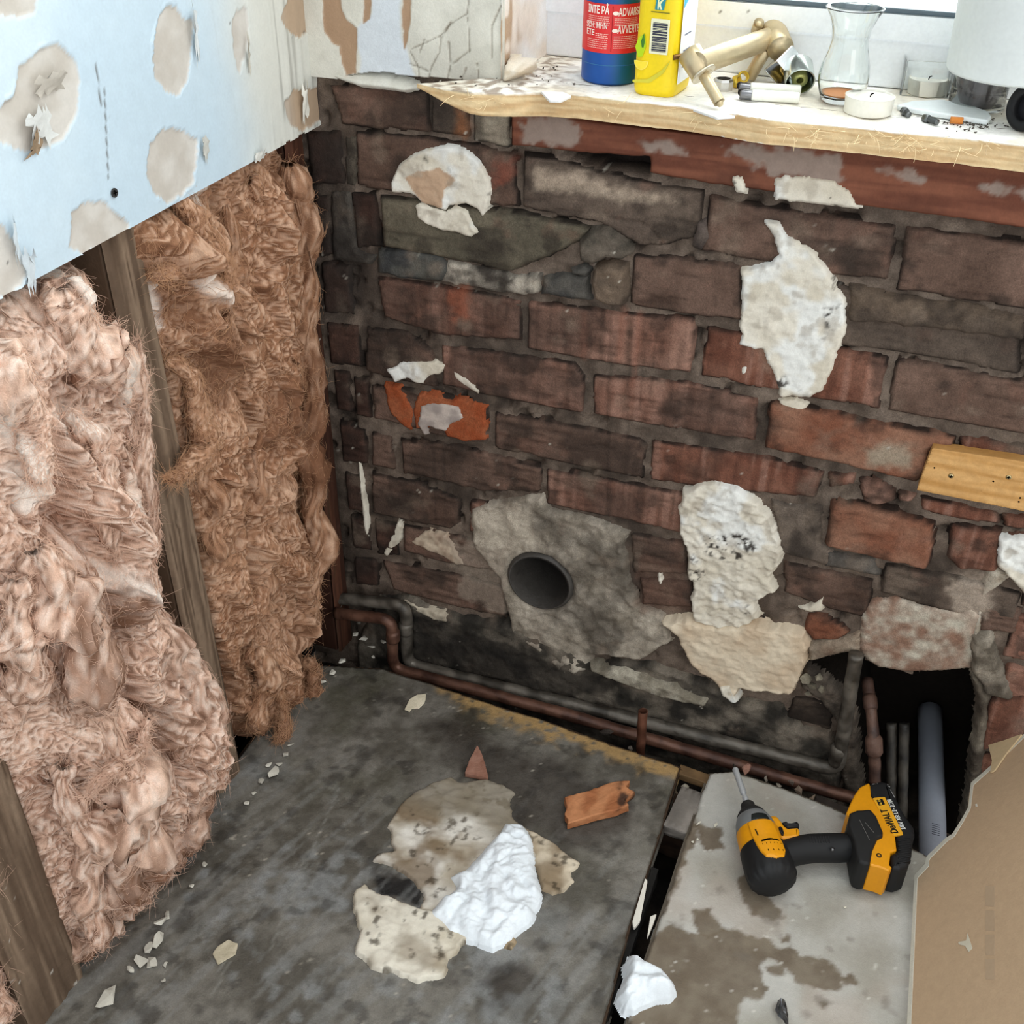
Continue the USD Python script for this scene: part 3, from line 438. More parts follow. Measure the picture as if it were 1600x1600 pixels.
MAT['splint'] = MAT['timber']; mat('splint', .8, .2, color=C(226, 200, 156)); curves('splinters', pts, cnt, wid, 'splint', win, label='raised wood fibres along the torn sill edge')
# batten
bt = w2([(797, 172), (900, 182), (1012, 197), (1160, 214), (1300, 226), (1640, 268), (1640, 368), (1500, 346), (1340, 325), (1200, 302), (1090, 287), (1012, 273), (1012, 248), (930, 243), (797, 230)], -.024); bt[5:7, 0] = 1.30; bt[5, 1] = .9185; bt[6, 1] = .846; bt[1:6, 1] = np.minimum(bt[1:6, 1], .9185); bt[0, 1] = .917
bt2 = [(p[0], p[1]) for p in bt]
GREY = [w2(t, -.024) for t in ([(812, 195), (830, 182), (870, 180), (905, 192), (912, 210), (900, 224), (860, 230), (820, 220)], [(1000, 225), (1030, 215), (1060, 228), (1080, 245), (1045, 240), (1010, 240)], [(1125, 228), (1200, 228), (1310, 240), (1322, 262), (1300, 290), (1260, 282), (1200, 275), (1170, 250)], [(1365, 262), (1400, 265), (1450, 275), (1440, 290), (1400, 280)], [(1530, 290), (1560, 288), (1640, 302), (1640, 310), (1560, 303)])]
def bat_c(u, v, h, s):
    P = np.stack([u, v], 1); c = mixc(C(98, 58, 44), C(122, 76, 58), ss(.3, .7, fbm(np.stack([u*10, v*140, u*0], -1), 4, 70))); c = mixc(c, C(72, 44, 34), .6*ss(.6, .75, n3(u, v, 14, 72, 4)))
    for k, t in enumerate(GREY): c = mixc(c, C(142, 126, 116), .9*ss(-.003, .004, sdf(P, t)+(n3(u, v, 90, 73+k, 4)-.5)*.026))
    return c
tr = thing('trim_1', 'reddish brown painted timber batten with a stepped end under the sill', 'timber batten', (.6, -.012, .88), kind='structure')
m_, c_ = relief('W', bt2, .024, .0026, .0025, .0006, 90, .0006, 60, 74, bat_c); obj('board', m_, 'timber', tr, c_)
for pts, sd_ in (([(1208, 278), (1225, 275), (1265, 276), (1300, 282), (1325, 295), (1344, 326), (1320, 324), (1270, 318), (1212, 312)], 76), ([(1143, 274), (1160, 276), (1165, 290), (1164, 304), (1150, 300), (1142, 284)], 77)):
    m_, c_ = relief('W', w2(pts, -.026), .003, .002, .003, .0025, 110, .0012, 80, sd_, cream(sd_), base=.024); obj('plaster_patch', m_, 'plaster', tr, c_)
# ================================================================== FLOOR
flo = thing('floor', 'broken up bathroom floor of grey boards over a dark void', 'floor', (.5, -.5, 0), kind='structure')
m_, c_ = sheet('F', (-.3, -1.7), (1.5, .12), .012, lambda u, v: -.115+(n3(u, v, 14, 201, 4)-.5)*.03, lambda u, v, h: mixc(C(26, 23, 21), C(52, 46, 40), ss(.4, .7, n3(u, v, 40, 202, 4)))); obj('subfloor_dirt', m_, 'masonry', flo, c_, kind='stuff', label='dark dirt below the floor')
FP = np.vstack([f2([(596, 1043), (670, 1066), (760, 1096), (860, 1127), (960, 1163), (1064, 1197), (1036, 1290), (990, 1430), (945, 1600)]), [[.642, -.75], [.66, -1.45], [-.02, -1.45], [-.02, -.9], [-.01, -.5], [-.02, -.12]]])
DARK = [f2(t) for t in ([(660, 1130), (720, 1110), (790, 1150), (900, 1200), (985, 1240), (990, 1300), (880, 1330), (800, 1290), (700, 1200)], [(700, 1530), (830, 1480), (860, 1540), (780, 1580)], [(580, 1360), (660, 1380), (655, 1420), (585, 1400)])]
BLK = [f2(t) for t in ([(585, 1362), (640, 1370), (657, 1390), (652, 1412), (600, 1400), (580, 1380)],)]
SCR = [f2(t) for t in ([(420, 1490), (480, 1330)], [(440, 1440), (500, 1300), (530, 1230)], [(330, 1560), (400, 1420)], [(300, 1380), (340, 1330)], [(340, 1520), (372, 1465)])]
far = f2([(670, 1066), (1064, 1197)])
def fl_c(u, v, h, s):
    P = np.stack([u, v], 1); c = mixc(C(82, 77, 69), C(116, 111, 103), ss(.36, .64, .5*n3(u, v, 14, 211, 5)+.5*n3(u, v, 60, 210, 5)))
    c = mixc(c, C(134, 135, 134), .7*ss(.5, .64, .4*n3(u, v, 12, 212, 5)+.6*n3(u, v, 50, 209, 5))*ss(-.22, -.55, v+.25*(u-.3))); c = mixc(c, C(72, 70, 54), .5*ss(.5, .65, n3(u, v, 9, 213, 4))*ss(-.5, -.2, v))
    for k, d in enumerate(DARK): c = mixc(c, C(46, 38, 32), .7*ss(-.02, .03, sdf(P, d)+(n3(u, v, 30, 214+k, 5)-.5)*.07))
    c = mixc(c, C(22, 19, 17), ss(-.002, .004, sdf(P, BLK[0])+(n3(u, v, 60, 219, 4)-.5)*.03))
    st = fbm(np.stack([(u-.3*v)*85, (v+.3*u)*7, u*0], -1), 5, 227); c = mixc(c, c*.80, .4*ss(.55, .68, st)); c = mixc(c, C(132, 132, 130), .3*ss(.46, .34, st)*ss(-.15, -.5, v))
    for k, d in enumerate(SCR): c = mixc(c, C(128, 126, 120), .5*ss(.002, .0005, dline(P, d)+(n3(u, v, 200, 220, 2)-.5)*.003))
    e = dline(P, far)+(n3(u, v, 60, 221, 5)-.5)*.055+.03*ss(.30, .18, u); c = mixc(c, C(166, 134, 88), .92*ss(.046, .012, e)*ss(.26, .46, n3(u, v, 170, 222, 3)))
    c = mixc(c, C(170, 162, 148), .7*specks(u, v, 130, 223, .72, .77)*ss(.5, .62, n3(u, v, 8, 224, 2)))
    return mixc(c, C(46, 42, 38), .55*ss(.58, .70, n3(u, v, 42, 225, 5)))
def fl_x(u, v, s): return -.0012*ss(.55, .7, n3(u, v, 30, 226, 4))
m_, c_ = relief('F', FP, .018, .0034, .002, .0012, 90, .0007, 60, 230, fl_c, base=-.018, hextra=fl_x); obj('floor_panel', m_, 'grime', flo, c_, label='dark dirty chipboard panel with a worn tan far edge')
obj('panel_edge', prism('F', FP, -.02, -.0025), 'timber', flo, C(58, 44, 32), smooth=False)
SP = np.vstack([f2([(1100, 1222), (1108, 1206), (1145, 1203), (1185, 1215), (1240, 1235), (1300, 1258), (1330, 1272), (1360, 1290), (1440, 1330), (1500, 1360)]), [[1.40, -.10], [1.40, -1.45], [.70, -1.45], [.678, -.75]], f2([(985, 1560), (1012, 1480), (1040, 1400), (1062, 1330), (1080, 1280)])])
WET = [f2(t) for t in ([(990, 1480), (1050, 1445), (1090, 1462), (1130, 1448), (1180, 1462), (1240, 1485), (1300, 1505), (1325, 1530), (1318, 1548), (1290, 1552), (1255, 1540), (1230, 1512), (1198, 1494), (1190, 1510), (1202, 1545), (1190, 1560), (1160, 1552), (1150, 1590), (1120, 1640), (980, 1640)], [(1080, 1420), (1110, 1420), (1135, 1455), (1105, 1470), (1085, 1445)], [(1145, 1370), (1180, 1355), (1205, 1400), (1225, 1432), (1205, 1440), (1175, 1430), (1160, 1400)], [(1085, 1290), (1125, 1295), (1130, 1325), (1100, 1330)], [(1225, 1455), (1236, 1458), (1236, 1475), (1226, 1472)], [(1280, 1565), (1292, 1568), (1292, 1580), (1282, 1578)], [(1195, 1508), (1220, 1512), (1230, 1525), (1200, 1525)], [(1318, 1525), (1330, 1522), (1334, 1535), (1322, 1538)], [(1040, 1290), (1080, 1250), (1095, 1300), (1060, 1370), (1040, 1430)])]
def sl_c(u, v, h, s):
    P = np.stack([u, v], 1); c = mixc(C(156, 151, 140), C(182, 179, 172), ss(.3, .7, n3(u, v, 14, 241, 5))); c = mixc(c, C(166, 150, 136), .4*ss(.55, .7, n3(u, v, 9, 242, 3)))
    for k, d in enumerate(WET): c = mixc(c, mixc(C(98, 84, 68), C(118, 106, 90), ss(.3, .7, n3(u, v, 40, 243, 4))), .9*ss(-.002, .003, sdf(P, d)+(n3(u, v, 70, 244+k, 4)-.5)*.022))
    c = mixc(c, C(112, 104, 94), .5*ss(.6, .72, n3(u, v, 40, 260, 5))); return mixc(c, C(214, 210, 200), .6*specks(u, v, 130, 261, .79, .84))
m_, c_ = relief('F', SP, .018, .0034, .004, .003, 70, .0008, 60, 240, sl_c, base=-.018); obj('floor_panel', m_, 'plaster', flo, c_, label='pale grey floor sheet with brown damp stains')
obj('panel_edge', prism('F', SP, -.02, -.004), 'plaster', flo, C(88, 80, 70), smooth=False)
def bar(a, b, w, h, z, col, nm, lab=None, seed=0):
    a, b = np.asarray(a, float), np.asarray(b, float); d = (b-a)/np.linalg.norm(b-a); n = np.array([-d[1], d[0]])*w/2
    m = rough_solid(prism('F', [a-n, b-n, b+n, a+n], z-h, z), .012, .002, 50, seed); obj(nm, m, 'timber', flo, mixc(C(*col), C(*[c*1.3 for c in col]), ss(.3, .7, fbm(m.vertices*np.array([90, 20, 90]), 3, seed))), label=lab)
bar((.30, -.16), (1.2, -.20), .05, .08, -.024, (48, 36, 28), 'joist', 'dark joist under the panels', 1); bar((.645, -.230), (.652, -.150), .040, .02, -.004, (104, 98, 92), 'joist', None, 2)
bar(f2([(1060, 1205)], -.01)[0], f2([(1120, 1228)], -.01)[0], .018, .012, -.004, (92, 72, 50), 'lath', 'broken timber lath between the panels', 3)
bar(f2([(1270, 1262)], -.02)[0], f2([(1372, 1300)], -.02)[0], .030, .02, -.008, (52, 46, 42), 'lath', None, 5)
bar((.62, -1.4), (.632, -.30), .010, .03, -.012, (24, 22, 20), 'joist', None, 6)
for pts in ([(1008, 1372), (1012, 1376), (1000, 1440), (990, 1452), (988, 1440)], [(1016, 1432), (1026, 1428), (1022, 1440), (1010, 1470)]):
    obj('paint_strip', puff(f2(pts, .001), -.004, .002, .0008, 40, .0006), 'paint', flo, C(214, 208, 196))

# ================================================================== STUD WALL AND PLASTERBOARD
lw = thing('wall_left', 'stripped stud wall with white plasterboard, sky light tint put in its colour, above and open studs below', 'wall', (0, -.4, 0), kind='structure')
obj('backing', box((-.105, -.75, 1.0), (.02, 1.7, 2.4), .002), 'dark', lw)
def stud(y0, y1, x1, seed, col=((94, 77, 63), (138, 117, 98)), z0=-.03, z1=.90, dx=0.):
    def hf(u, v): return x1+(fbm(np.stack([u*120, v*6, u*0], -1), 4, seed)-.5)*.006-.006*ss(.7, .78, n3(u*2.5, v*.6, 30, seed+1, 3))-.004*ss(.004, 0, np.minimum(u-y0, y1-u))
    def cf(u, v, h):
        g = fbm(np.stack([u*130, v*5, u*0+seed], -1), 5, seed+3); c = mixc(C(col[0]), C(col[1]), ss(.3, .7, g)); c = mixc(c, C(66, 50, 38), .8*ss(.62, .72, g)); return mixc(c, C(206, 200, 190), .8*specks(u, v, 90, seed+6, .82, .86))
    m_, c_ = sheet('L', (y0, z0), (y1, z1), .0026, hf, cf); p = obj('stud', m_, 'timber', lw, c_, label=None)
    obj('stud_core', box((x1/2-.05-.004, (y0+y1)/2, (z0+z1)/2), (x1+.092, y1-y0-.002, z1-z0), .003), 'timber', lw, C(col[0]))
stud(-.416, -.357, .004, 301); stud(-.812, -.722, .004, 305); stud(-.045, -.002, .004, 309, ((60, 38, 29), (94, 60, 45)))
# plasterboard face
PX = .030
PEEL = [l2(t, PX) for t in ([(238, 90), (242, 40), (258, 12), (275, 12), (285, 28), (302, 30), (300, 80), (295, 120), (282, 150), (262, 145), (243, 125)], [(362, 40), (370, 12), (385, 14), (390, 40), (384, 90), (375, 112), (366, 85)], [(438, 30), (450, 0), (470, -30), (490, -30), (488, 40), (470, 58), (455, 52)], [(22, 150), (30, 105), (60, 78), (90, 68), (115, 90), (126, 130), (120, 180), (100, 215), (80, 228), (60, 235), (25, 235), (0, 222), (-20, 200), (-20, 185)], [(230, 270), (236, 225), (255, 203), (280, 202), (310, 218), (308, 260), (302, 290), (262, 318), (240, 300)], [(110, 385), (112, 330), (135, 315), (160, 313), (185, 335), (205, 350), (195, 365), (130, 400)], [(-30, 355), (5, 352), (25, 380), (42, 430), (20, 460), (-30, 480)], [(445, 160), (460, 138), (480, 140), (500, 138), (516, 165), (505, 185), (470, 205), (455, 195), (448, 180)], [(-30, 0), (62, -30), (55, 20), (0, 30)])]
SPK = [l2([(150, 100), (158, 165)], PX), l2([(163, 140), (170, 280)], PX)]
def ped(u, v):
    P = np.stack([u, v], 1); m = np.full(len(u), -1.)
    for k, t in enumerate(PEEL):
        lo, hi = t.min(0)-.03, t.max(0)+.03; i = np.nonzero(((P > lo) & (P < hi)).all(1))[0]
        if len(i): m[i] = np.maximum(m[i], sdf(P[i], t)+(n3(u[i], v[i], 110, 320, 4)-.5)*.010)
    return m
def pb_h(u, v):
    s = ped(u, v); h = PX+(n3(u, v, 9, 321, 2)-.5)*.0015; h = h-.0016*ss(-.0006, .0008, s)+.0022*np.exp(-((s+.0012)/.0014)**2)*ss(.5, .7, n3(u, v, 38, 322, 3)); P = np.stack([u, v], 1)
    h = h+.0007*ss(.52, .7, fbm(np.stack([u*120, v*5, u*0], -1), 3, 323))*ss(-.22, -.10, u)
    for k in SPK: h = h-.001*ss(.0012, .0004, dline(P, k))
    return h
def pb_c(u, v, h):
    s = ped(u, v); P = np.stack([u, v], 1); c = mixc(C(186, 203, 214), C(196, 210, 218), ss(.3, .7, n3(u, v, 10, 324, 4))); w = ss(-.26, -.09, u+(n3(u, v, 8, 325, 3)-.5)*.1)  # base blued: the sky light tint is put into the paint colour
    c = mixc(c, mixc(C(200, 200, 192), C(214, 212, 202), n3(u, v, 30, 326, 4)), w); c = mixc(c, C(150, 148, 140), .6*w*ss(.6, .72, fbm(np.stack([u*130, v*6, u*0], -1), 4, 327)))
    tan = mixc(C(186, 178, 168), C(200, 194, 186), ss(.3, .7, n3(u, v, 40, 328, 4))); tan = mixc(tan, C(176, 152, 128), ss(-.10, -.05, u)); c = mixc(c, tan, ss(-.0004, .0006, s))
    for k in SPK: c = mixc(c, C(96, 92, 88), .8*ss(.0014, .0004, dline(P, k)))
    return mixc(c, C(84, 80, 76), .8*specks(u, v, 90, 329, .77, .80))
def pb_keep(u, v, h): return v > .861+.004*(n3(u, v*0, 80, 330, 3)-.5)*ss(-.2, -.05, u)
m_, c_ = sheet('L', (-1.1, .856), (-.001, 1.75), .0026, pb_h, pb_c, pb_keep); obj('plasterboard', m_, 'paint', lw, c_, label='white plasterboard with sky light blue put in its colour and peeled grey paper patches')
obj('board_edge', box((PX-.0085, -.55, 1.31), (.0125, 1.098, .898), .001), 'plaster', lw, C(176, 168, 156))
sy, sz = l2([(177, 301)], PX)[0]; s_ = obj('screw', lathe([(.0001, .0002), (.0018, .0002), (.0024, .0014), (.0046, .0022), (.0046, .0010), (.0001, -.004)][::-1], (PX, sy, sz), (1, 0, 0), 20), 'grime', lw, C(52, 50, 50), label='dark screw head in the plasterboard'); obj('screw_slot', box((PX+.0024, sy, sz), (.0008, .0052, .0011), .0002), 'dark', s_); obj('screw_slot', box((PX+.0024, sy, sz), (.0008, .0011, .0052), .0002), 'dark', s_)
def flake(px, w, h, tilt, col, seed):
    c = L([px], PX)[0]; r = np.random.default_rng(seed); g = np.stack(np.meshgrid(np.linspace(-1, 1, 9), np.linspace(-1, 1, 7), indexing='ij'), -1).reshape(-1, 2); a, b = g[:, 0]*w*(1+.25*r.normal(size=63)*(abs(g[:, 0]) > .9)), g[:, 1]*h*(1+.3*r.normal(size=63)*(abs(g[:, 1]) > .9))
    x = .001+(g[:, 1]+1)/2*tilt*(.6+.4*np.sin(g[:, 0]*2+seed))+.002*noise(np.c_[g*3, g[:, 0]*0+seed], seed); v = np.c_[c[0]+x, c[1]+a, c[2]+b]; i = np.arange(63).reshape(9, 7); q = np.stack([i[:-1, :-1], i[1:, :-1], i[1:, 1:], i[:-1, 1:]], -1).reshape(-1, 4)
    obj('paper_flake', (v, np.vstack([q[:, [0, 1, 2]], q[:, [0, 2, 3]]])), 'paper', lw, col)
flake((72, 128), .016, .009, .016, C(196, 188, 176), 1); flake((58, 195), .014, .014, .008, C(206, 206, 202), 2); flake((48, 222), .010, .010, .014, C(150, 128, 104), 3); flake((301, 55), .004, .022, .008, C(206, 210, 210), 4); flake((316, 232), .004, .012, .007, C(190, 188, 180), 5); flake((40, 420), .004, .020, .010, C(200, 208, 212), 6); flake((402, 243), .010, .006, .006, C(214, 212, 204), 7); flake((472, 160), .008, .018, .008, C(222, 218, 206), 8); flake((20, 375), .004, .016, .008, C(200, 208, 212), 9); flake((385, 85), .003, .016, .006, C(190, 184, 172), 10)

# ================================================================== INSULATION
def flow(u, v, seed):                             # combed, swirling fibre streaks
    th = (n3(u, v, 11, seed, 3)-.5)*7.0+1.45; wu, wv = u+(n3(u, v, 30, seed+1, 2)-.5)*.012, v+(n3(u, v, 30, seed+2, 2)-.5)*.012
    a, b = wu*np.cos(th)+wv*np.sin(th), wv*np.cos(th)-wu*np.sin(th); return fbm(np.stack([a*34, b*330, th*2.0], -1), 4, seed+3)
def batt(name, label, poly, x0, depth, ridges, seed, tone, fibers, dirs, lean=0.0, pale=(), tufts=()):
    poly = np.asarray(poly); lo, hi = poly.min(0)-.02, poly.max(0)+.02; R = [(l2(p, .06), w, h) for p, w, h in ridges]; PL = [l2(p, .06) for p in pale]
    def sd_(u, v): return sdf(np.stack([u, v], 1), poly)+(n3(u, v, 22, seed, 4)-.5)*.034+(n3(u, v, 110, seed+1, 3)-.5)*.012
    def base_h(u, v):
        s = sd_(u, v); wu = u+(n3(u, v, 10, seed+2, 4)-.5)*.16; wv = v+(n3(u, v, 10, seed+3, 4)-.5)*.16
        h = x0-.07+depth*np.sqrt(ss(-.002, .13, s))+.07*ss(-.01, .016, s); am = .28+.72*ss(0, .055, s); P = np.stack([u+(wu-u)*.2, v+(wv-v)*.2], 1)
        for p, w, hh in R: d = dline(P, p); h = h+am*hh*np.exp(-(d/w)**2)
        h = h+am*(.050*(billow(wu, wv*.45, 11, seed+4, 2)-.45)+.044*(billow(wu, wv*.55, 24, seed+6, 2)-.45)+.011*(billow(wu*.9, wv*.7, 60, seed+8, 2)-.45)+.0016*(billow(wu*.5, wv*.5, 170, seed+9, 2)-.45)+.0060*(flow(u, v, seed+20)-.5))
        return np.where(s < -.002, np.minimum(h, x0-.07+s*2), h)
    def cf(u, v, h):
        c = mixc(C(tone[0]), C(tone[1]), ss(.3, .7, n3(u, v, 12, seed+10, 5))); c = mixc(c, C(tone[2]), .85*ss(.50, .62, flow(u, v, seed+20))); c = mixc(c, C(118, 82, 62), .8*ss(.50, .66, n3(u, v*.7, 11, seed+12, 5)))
        c = mixc(c, C(108, 76, 58), .75*ss(.50, .38, flow(u, v, seed+20)))  # flow lows browned as painted crevice shade, highs above paled as highlights
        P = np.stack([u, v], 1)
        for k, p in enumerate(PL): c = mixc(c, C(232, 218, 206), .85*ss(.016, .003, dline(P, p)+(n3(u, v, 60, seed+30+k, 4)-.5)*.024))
        return c
    def disp(u, v, h): return np.stack([np.zeros_like(u), (n3(u, v, 50, seed+15, 3)-.5)*.028, (n3(u, v, 50, seed+16, 3)-.5)*.028-lean*np.clip(h, 0, .2)], 1)
    (X, f), c_ = sheet('L', lo, hi, .0021, base_h, cf, lambda u, v, h: sd_(u, v) > -.010, disp)
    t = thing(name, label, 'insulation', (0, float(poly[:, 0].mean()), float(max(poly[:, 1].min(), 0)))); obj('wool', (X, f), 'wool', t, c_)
    for k, (px, xs, rs) in enumerate(tufts):
        q = np.vstack([L([p_], x_) for p_, x_ in zip(px, np.linspace(xs[0]-.012, xs[1]-.008, len(px)))]); q = smoothline(q, 14); q[:, 1] += (noise(q*22+k, seed+60)-.5)*.030; q[:, 0] += (noise(q*26+k, seed+61)-.5)*.022; rr = np.interp(np.linspace(0, 1, len(q)), np.linspace(0, 1, len(rs)), rs); w_ = np.linspace(0, 1, len(q)); rr = rr*(1+.7*(noise(q*30+k, seed+k)-.5)); rr[:3] *= [.35, .7, .9]; rr[-3:] *= [.9, .7, .35]
        g = tube(q, rr, 34); V_ = np.asarray(g.vertices); nn = g.vertex_normals; hs = .95*(billow(V_[:, 1]+V_[:, 0]*1.3, V_[:, 2]*.7, 20, seed+50+k, 2)-.42)+.5*(billow(V_[:, 1]+V_[:, 0], V_[:, 2]*.6, 42, seed+52+k, 2)-.4)+.22*(billow(V_[:, 1]-V_[:, 0], V_[:, 2]*.8, 75, seed+51+k, 2)-.4); rl = np.linalg.norm(V_-q[np.clip(np.arange(len(V_))//34, 0, len(q)-1)], axis=1)
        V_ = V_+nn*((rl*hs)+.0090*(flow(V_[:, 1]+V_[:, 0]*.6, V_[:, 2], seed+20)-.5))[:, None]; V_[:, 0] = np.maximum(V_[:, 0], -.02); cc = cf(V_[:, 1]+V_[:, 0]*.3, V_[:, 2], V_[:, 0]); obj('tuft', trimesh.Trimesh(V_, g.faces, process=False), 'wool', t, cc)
        X = np.vstack([X, V_]); f = np.vstack([f, np.asarray(g.faces)+len(X)-len(V_)])
    nb = len(c_); r = np.random.default_rng(seed); N = np.asarray(trimesh.Trimesh(X, f, process=False).vertex_normals); ok = np.nonzero(X[:, 0] > x0-.02)[0]; i = r.choice(ok, fibers); i = np.where((r.random(fibers) < .42) & (len(X) > nb), r.integers(min(nb, len(X)-1), len(X), fibers), i); n_ = 7; P0 = X[i]
    tdir = np.stack([np.zeros(fibers), noise(P0*22, seed)-.5, noise(P0*22+7, seed+1)-.58], 1)+r.normal(size=(fibers, 3))*.18; tdir -= N[i]*(tdir*N[i]).sum(1, keepdims=True); tdir /= np.linalg.norm(tdir, axis=1, keepdims=True)+1e-9; ln = r.uniform(.005, .018, fibers); curl = r.normal(size=(fibers, 3))*1.0; curl -= N[i]*(curl*N[i]).sum(1, keepdims=True)
    s_ = np.linspace(0, 1, n_); pts = P0[:, None]+(tdir[:, None]*s_[None, :, None]+curl[:, None]*(s_**2)[None, :, None]*.55+N[i][:, None]*np.sin(s_*2.7)[None, :, None]*r.uniform(.02, .16, (fibers, 1, 1)))*ln[:, None, None]
    curves('fibre', pts.reshape(-1, 3), np.full(fibers, n_), np.tile(np.array([.8, 1, 1, .9, .8, .6, .3])*.00034, fibers), dirs, t, label='loose wispy glass wool fibres')
mat('fibre_pale', .9, .15, 60, 0, color=C(214, 178, 156), spec=.1); mat('fibre_brown', .9, .15, 60, 0, color=C(186, 144, 112), spec=.1)
TA = [([(-25, 530), (12, 615), (44, 658), (62, 700), (60, 745)], (.075, .085), (.026, .024, .020, .014, .006)), ([(85, 440), (110, 500), (150, 560), (188, 610), (202, 690)], (.045, .05), (.030, .036, .030, .022, .010)), ([(212, 530), (222, 640), (226, 760), (246, 870)], (.02, .03), (.008, .013, .012, .006)),
      ([(112, 640), (150, 690), (166, 770), (180, 880)], (.075, .08), (.014, .020, .018, .010)), ([(165, 890), (230, 970), (288, 1045), (328, 1120), (336, 1200)], (.06, .05), (.014, .028, .030, .026, .012)), ([(45, 850), (100, 950), (135, 1060), (140, 1120)], (.085, .085), (.022, .034, .030, .014)), ([(160, 1120), (195, 1230), (205, 1330), (190, 1430)], (.075, .055), (.020, .040, .038, .020)), ([(285, 1180), (298, 1270), (275, 1350)], (.04, .035), (.018, .028, .016)), ([(95, 1190), (125, 1290), (150, 1390), (160, 1470)], (.055, .04), (.014, .024, .024, .014)), ([(20, 900), (40, 1000), (60, 1100)], (.08, .075), (.020, .030, .016)), ([(230, 1130), (215, 1180), (170, 1200), (140, 1240)], (.095, .09), (.006, .010, .010, .004))]
TB = [([(285, 296), (310, 360), (334, 410), (350, 445), (374, 461)], (.03, .055), (.014, .015, .012, .008, .003)), ([(228, 384), (262, 352), (284, 385), (264, 425), (238, 432)], (.02, .03), (.008, .013, .013, .011, .006)), ([(266, 565), (300, 598), (322, 650), (316, 708), (282, 742), (250, 750)], (.02, .045), (.008, .014, .016, .016, .011, .004)), ([(455, 250), (470, 400), (478, 560), (488, 720), (494, 880), (482, 965)], (.02, .03), (.016, .022, .020, .024, .022, .010)), ([(352, 330), (380, 480), (396, 640), (406, 800), (415, 940)], (.008, .02), (.014, .020, .018, .022, .014)), ([(398, 1010), (408, 1075), (404, 1140)], (.035, .035), (.016, .024, .014)), ([(478, 1030), (492, 1080), (486, 1132)], (.03, .035), (.014, .022, .014)), ([(436, 1075), (446, 1125), (438, 1155)], (.035, .04), (.010, .015, .010)), ([(300, 640), (318, 760), (340, 880)], (.012, .015), (.010, .016, .010)), ([(390, 280), (420, 330), (430, 420)], (.025, .025), (.012, .018, .010))]
PINK = ((196, 156, 134), (220, 184, 162), (232, 208, 192)); BRN_SHADED = ((150, 108, 82), (180, 138, 110), (204, 168, 142))  # second set: brown wool, lowered further by painted shade
batt('insulation_batt', 'big pinkish brown glass wool batt bulging to the left of the middle stud', np.vstack([l2([(-30, 490), (20, 470), (90, 425), (164, 386), (178, 440), (205, 510), (232, 520), (230, 590), (232, 680), (250, 780), (266, 880)], .022), l2([(302, 960), (340, 1040), (364, 1110), (374, 1200), (364, 1280), (330, 1370), (272, 1430), (212, 1506), (180, 1536), (138, 1522), (112, 1410), (75, 1310), (30, 1225), (-30, 1150), (-120, 1000), (-120, 600)], .042)]), -.004, .050,
     [([(110, 420), (130, 520), (190, 600), (200, 700)], .045, .024), ([(60, 600), (110, 680), (160, 800), (170, 900)], .022, .020), ([(-20, 560), (30, 660), (60, 740)], .020, .045), ([(215, 640), (225, 780), (250, 880)], .016, .018), ([(150, 760), (190, 900), (260, 990), (320, 1090), (345, 1190)], .030, .040), ([(60, 860), (130, 980), (150, 1120), (200, 1250), (200, 1380)], .055, .034), ([(280, 1250), (270, 1350)], .035, .018), ([(40, 480), (70, 620), (95, 760), (100, 830)], .016, -.050), ([(135, 1000), (190, 1030), (240, 1110), (262, 1160)], .010, -.040), ([(150, 850), (120, 800)], .014, -.030), ([(90, 1290), (130, 1400)], .012, -.02)], 400, PINK, 24000, 'fibre_pale', .25, tufts=TA, pale=[[(5, 640), (40, 670), (62, 720)], [(150, 870), (180, 880)], [(215, 560), (222, 640)], [(100, 640), (150, 650)], [(20, 720), (40, 760)], [(235, 760), (248, 800)], [(45, 1220), (62, 1268)], [(180, 470), (160, 430)]])
batt('insulation_batt', 'brown glass wool batt, darkened by painted shade, sagging between the middle stud and the wall corner', l2([(222, 345), (300, 290), (400, 240), (480, 204), (496, 300), (505, 400), (512, 520), (514, 660), (522, 780), (528, 880), (520, 960), (508, 1010), (508, 1080), (496, 1120), (462, 1140), (430, 1165), (395, 1150), (378, 1080), (362, 1010), (350, 950), (334, 860), (310, 760), (288, 660), (272, 560), (244, 470), (232, 400)], .022), -.006, .030,
     [([(285, 300), (325, 380), (345, 440), (365, 460)], .016, .042), ([(230, 380), (270, 350), (275, 400), (240, 430)], .014, .032), ([(270, 560), (318, 620), (320, 700), (290, 740)], .016, .026), ([(340, 500), (350, 700), (380, 850), (400, 980)], .045, .014), ([(460, 300), (470, 450), (478, 600), (490, 800), (495, 920)], .022, .026), ([(410, 300), (420, 450), (425, 620), (432, 780), (440, 940)], .012, -.045), ([(395, 1060), (420, 1140)], .022, .020), ([(480, 1040), (490, 1100)], .020, .028), ([(440, 1030), (450, 1120)], .009, -.03), ([(360, 300), (385, 420)], .025, .018)], 440, BRN_SHADED, 20000, 'fibre_brown', .15, tufts=TB, pale=[[(340, 425), (355, 450), (372, 460)], [(245, 512), (232, 520), (222, 560)], [(280, 590), (318, 640), (322, 690)], [(300, 720), (262, 742), (248, 748)], [(390, 300), (372, 330)], [(300, 470), (320, 520)]])
batt('insulation_batt', 'small torn tuft of glass wool outside the bottom left stud', l2([(-60, 1290), (0, 1310), (34, 1360), (46, 1430), (54, 1520), (40, 1600), (-60, 1700)], .02), -.002, .04, [([(10, 1340), (40, 1420)], .02, .02)], 470, PINK, 2500, 'fibre_pale', .1)
